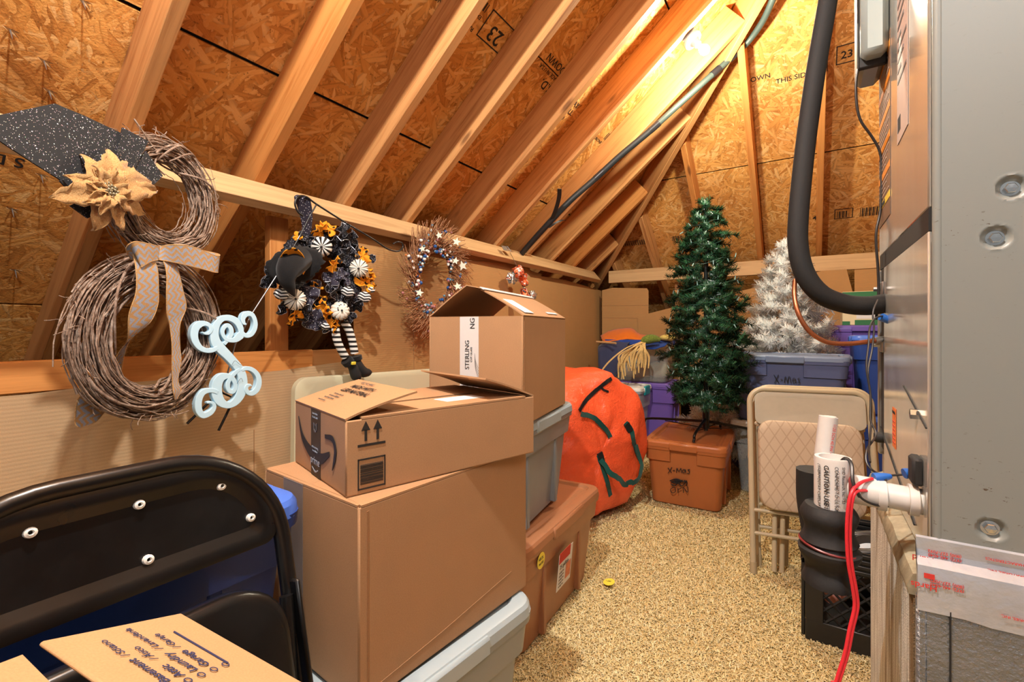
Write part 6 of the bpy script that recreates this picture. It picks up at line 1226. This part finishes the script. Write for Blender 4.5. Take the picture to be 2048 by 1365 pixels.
CHV = NT('zigzag_cloth'); s_x = CHV.n('SeparateXYZ', {0: CHV.obj()}); zg = CHV.math('PINGPONG', CHV.math('MULTIPLY', s_x.outputs[0], 45.), 1.); CHV.P(col=CHV.mix(CHV.math('GREATER_THAN', CHV.math('FRACT', CHV.math('ADD', CHV.math('MULTIPLY', s_x.outputs[1], 75.), CHV.math('MULTIPLY', zg, .55))), .5), lin(232, 230, 226), lin(28, 27, 28)), rough=.7)
for x, y, r in ((630, 590, 46), (750, 628, 50), (152, 606, 44), (470, 838, 30), (800, 575, 28)):
    c = pp(520 + x / K, 420 + y / K, .085); z = nrm(CAM - c); M = frame(c, np.cross(z, [.1, .2, 1]), z=z); m = MB(); r2 = r * .00222 / K; m.sphere((0, 0, 0), (r2 * 1.05, r2 * .85, r2 * .7), 18, 12, lambda d, p, q: 1 + .10 * noise.noise(Vector(d * 3))); m.part('zigzag_puff', CHV.m, pw, M)
# witch hat
def ragged(cx_, cy_, rx, ry, rot, off, mat, name, seed, tilt=.35):
    m = MB(); V = []; f = []; n, k = 60, 5; g = np.random.default_rng(seed)
    for i in range(k + 1):
        s = .15 + .85 * i / k
        for j in range(n):
            a = 2 * math.pi * j / n; q = s * (1 + (.05 * g.normal() if i == k else 0)); x, y = rx * q * math.cos(a), ry * q * math.sin(a); X = x * math.cos(rot) - y * math.sin(rot); Y = x * math.sin(rot) + y * math.cos(rot); V.append(pp(520 + (cx_ + X) / K, 420 + (cy_ + Y) / K, off + .03 * s * s * math.sin(a * 2 + 1) + tilt * .02 * math.cos(a)))
    for i in range(k):
        for j in range(n): f.append((i * n + j, (i + 1) * n + j, (i + 1) * n + (j + 1) % n, i * n + (j + 1) % n))
    f.append(tuple(range(n))[::-1]); m.add(V, f); o = m.part(name, mat, pw, angle=85); md = o.modifiers.new('thickness', 'SOLIDIFY'); md.thickness = .003; return o
brim = ragged(245, 400, 215, 130, -.25, .098, BFE, 'hat_brim', 4)
m = MB(); m.tube(catmull([pp(520 + x / K, 420 + y / K, o_) for x, y, o_ in ((275, 350, .085), (235, 385, .125), (200, 440, .150), (195, 505, .155), (222, 570, .145), (248, 618, .125))], 6), np.interp(np.linspace(0, 1, 31), [0, .25, .5, .75, 1], [.056, .052, .038, .022, .005]), 20); m.part('hat_cone', BFE, brim, angle=80)
m = MB(); C = catmull([pp(520 + x / K, 420 + y / K, o_) for x, y, o_ in ((150, 360, .12), (185, 315, .16), (250, 295, .175), (305, 335, .165), (328, 395, .14), (305, 450, .115))], 6); m.ribbon(C, np.array([nrm(V3(.5, -.4, .3)) * .020] * len(C)), .003); m.part('hat_ribbon', ORD, brim)
# hanging ribbon loop
rp = [pp(x, y, o_) for x, y, o_ in ((616, 470, .05), (611, 440, .075), (603, 412, .10), (598, 396, .115), (606, 392, .118), (612, 402, .110), (616, 430, .085), (613, 462, .055))]; C = catmull(rp, 6); m = MB(); m.ribbon(C, np.array([V3(.006, .018, .0)] * len(C)), .0015); m.part('ribbon_loop', CHD, pw)
# legs and boots
SQ = NT('stocking_stripes'); zz = SQ.n('SeparateXYZ', {0: SQ.obj()}).outputs[2]; SQ.P(col=SQ.mix(SQ.math('GREATER_THAN', SQ.math('FRACT', SQ.math('MULTIPLY', zz, 44.)), .52), lin(236, 234, 228), lin(26, 25, 26)), rough=.85)
for pts, sh_ in ((((540, 848), (552, 930), (575, 990), (612, 1058)), ((625, 1085), (668, 1130), (690, 1190), (718, 1215))), (((608, 812), (640, 870), (662, 940), (680, 1030)), ((690, 1058), (700, 1110), (740, 1165), (800, 1168)))):
    m = MB(); m.tube(catmull([pp(520 + x / K, 420 + y / K, .06) for x, y in pts], 6), .0185, 16); lg = m.part('leg', SQ.m, pw, angle=80)
    m = MB(); m.tube(catmull([pp(520 + x / K, 420 + y / K, .065) for x, y in sh_], 6), np.interp(np.linspace(0, 1, 19), [0, .2, .45, .7, .9, 1], [.024, .021, .025, .026, .018, .006]), 16); bo = m.part('boot', BLACKM, lg, angle=80)
    a = pp(520 + sh_[0][0] / K, 420 + sh_[0][1] / K, .065); b_ = pp(520 + (sh_[0][0] * .7 + sh_[1][0] * .3) / K, 420 + (sh_[0][1] * .7 + sh_[1][1] * .3) / K, .065); m = MB(); m.tube([a + (a - b_) * .5, b_ + (b_ - a) * .3], .0275, 16); m.part('boot_cuff', BFE, bo)
m = MB(); m.box(V3(-.012, -.004, -.007), V3(.012, .004, .007), frame(pp(520 + 672 / K, 420 + 1103 / K, .095), (0, 1, 0), z=(.2, 0, 1)), .002); m.part('buckle', STY, pw)
# ================================================================== berry and star wreath
TWG = m_vine('thin_twig', lin(172, 122, 86), lin(212, 170, 128), lin(110, 66, 44)); bwx = -1.915
bw_ = thing('berry_wreath', 'twig wreath with white, blue and rose berries and cream stars', 'wreath', onX(868, 556, bwx)); g = np.random.default_rng(12)
def bp_(th, s, off=0):   # s: 0 at the hole edge, 1 at the twig tips
    rx, ry = 27 + s * 47, 50 + s * 70; return onX(869 + rx * math.cos(th) + 3 * math.sin(th), 556 - ry * math.sin(th), bwx + off)
m = MB()
for i in range(720):
    th = g.uniform(0, 6.28); l = g.uniform(.35, 1.05); sw_ = g.normal(-.45, .22); P = [bp_(th + sw_ * t, .05 + l * t * (.9 + .1 * t), .045 * math.sin(t * 2) + g.uniform(-.02, .03)) for t in np.linspace(0, 1, 6)]; m.tube(P, np.linspace(.0024, .0013, 6), 4)
m.part('twigs', TWG, bw_, kind='stuff')
m = MB()
for i in range(26): th = g.uniform(0, 6.28); m.tube([bp_(th + t, .12 + .1 * math.sin(t * 3 + i), .02 * math.cos(t * 5 + i)) for t in np.linspace(0, 2.2, 18)], .0022, 5)
m.part('twig_ring', TWG, bw_, kind='stuff')
bms = []
for nm, cl, r in (('white', lin(236, 232, 224), .0092), ('blue', lin(30, 84, 150), .0105), ('rose', lin(172, 112, 112), .0092), ('steel', lin(96, 136, 156), .0088), ('orange', lin(214, 122, 56), .0060)):
    b0 = MB(); b0.sphere((0, 0, 0), r, 10, 7); bms.append(b0.mesh('berry', plain(nm + '_berry', cl, .28, var=.08)))
for i in range(200):
    th = g.uniform(0, 6.28); s = abs(g.normal(.10, .36)); s = min(s, .85); k = int(g.choice(5, p=(.36, .24, .18, .13, .09))); M = Matrix.Translation(Vector(bp_(th, s, g.uniform(.03, .062)))) @ Matrix.Scale(g.uniform(.75, 1.12), 4); link('berry', bms[k], bw_, M)
STC = plain('cream_star', lin(240, 234, 210), .55, var=.05); sm_ = MB(); sm_.prism([((.025 if k % 2 == 0 else .0108) * math.sin(k * math.pi / 5), (.025 if k % 2 == 0 else .0108) * math.cos(k * math.pi / 5)) for k in range(10)][::-1], -.0022, .0022); stm = sm_.mesh('star', STC, False)
for i, (x, y, s) in enumerate(((878, 471, .95), (913, 484, 1.15), (925, 532, 1.35), (911, 522, 1.0), (915, 573, 1.1), (839, 586, 1.0), (845, 498, .8))): c = onX(x, y, bwx + .075); link('star', stm, bw_, frame(c, nrm(np.cross([0, 0, 1], CAM - c)) + V3(0, .2 * math.sin(i * 2), .25 * math.cos(i * 3)), z=nrm(CAM - c) + V3(.3, .2 * math.sin(i), .2)) @ Matrix.Scale(s, 4))
# ================================================================== crushed cans on a wire
CANO = NT('printed_can'); vn = CANO.noise(CANO.map(CANO.obj(), (1, 1, 1)), 26, 3, .6, 1.0).outputs[0]; CANO.P(col=CANO.ramp(vn, [(.30, lin(60, 52, 54)), (.40, lin(222, 104, 60)), (.54, lin(226, 118, 74)), (.57, lin(232, 228, 222)), (.70, lin(206, 90, 52))], 'CONSTANT'), rough=.28, metal=.35); ALU = plain('crumpled_aluminium', lin(206, 202, 196), .25, .95)
cnz = thing('can_chime', 'two crushed orange and white cans strung on a wire under the purlin', 'wind chime', onX(1042, 560, -1.9))
def can(px, py, r, h, tilt, seed, flare=0):
    c = onX(px, py, -1.88); z = nrm(V3(*tilt)); M = frame(c, np.cross(z, [.3, .9, .1]), z=z); R = []; n = 40
    for i in range(17):
        s = i / 16; zz_ = (s - .5) * h; ring = []
        for k in range(n):
            a = 2 * math.pi * k / n; q = r * (1 if .06 < s < .94 else .86) * (1 + flare * max(0, s - .45) * 1.6) * (1 + .22 * noise.noise(Vector((math.cos(a) * 2.2, math.sin(a) * 2.2, s * 5 + seed))) * (1 if s > .15 else .15)); ring.append((q * math.cos(a), q * math.sin(a), zz_ + (.012 * noise.noise(Vector((math.cos(a) * 3, math.sin(a) * 3, seed))) if s > .2 else 0)))
        R.append(tf(M, ring))
    m = MB(); m.loft(R, False, False); cn_ = m.part('can', CANO.m, cnz, angle=30); m = MB(); m.lathe([(0, -h / 2 + .004), (r * .62, -h / 2 + .004), (r * .80, -h / 2 - .003), (r * .87, -h / 2), (r * .87, -h / 2 + .006)], 30, M, False); m.part('can_end', ALU, cn_)
    return M
can(1047, 562, .028, .085, (-.35, -.15, .9), 1, .9); can(1034, 545, .040, .075, (.5, .75, .35), 4, .35); can(1048, 586, .027, .070, (.1, .05, -1), 8, .6)
def foilpatch(px, py, r, seed):
    c = onX(px, py, -1.90); V = []; f = []; n = 28; z = nrm(CAM - c + V3(0, .8 * math.sin(seed), .5)); x = nrm(np.cross(z, [0, 0, 1])); y = np.cross(z, x)
    for i in range(6):
        for k in range(n): a = 2 * math.pi * k / n; q = r * i / 5 * (1 + .12 * math.sin(a * 7 + seed)); V.append(c + x * q * math.cos(a) + y * q * math.sin(a) + z * (.30 * r * math.sin(a * 9 + seed) * (i / 5) ** 2))
    for i in range(5):
        for k in range(n): f.append((i * n + k, (i + 1) * n + k, (i + 1) * n + (k + 1) % n, i * n + (k + 1) % n))
    m = MB(); m.add(V, f); m.part('foil_petals', ALU, cnz, angle=25)
foilpatch(1025, 556, .048, 1); foilpatch(1064, 591, .040, 3)
m = MB(); m.tube([onX(1020, 505, -1.875), onX(1030, 524, -1.88), onX(1036, 540, -1.88)], .0016, 5); m.tube([onX(1048, 562, -1.88), onX(1048, 582, -1.88)], .0022, 5); m.part('wire', STEEL, cnz)
m = MB(); 
for dx, rot in ((0, .3), (9, -.4)): c = onX(1010 + dx, 497 + dx * .2, -1.915 + .0); M = frame(c, (rot, 1, 0), z=(1, -rot, .8)); m.box(V3(-.024, -.024, -.001), V3(.024, .024, .001), M)
m.part('hanger_clip', STEEL, cnz)
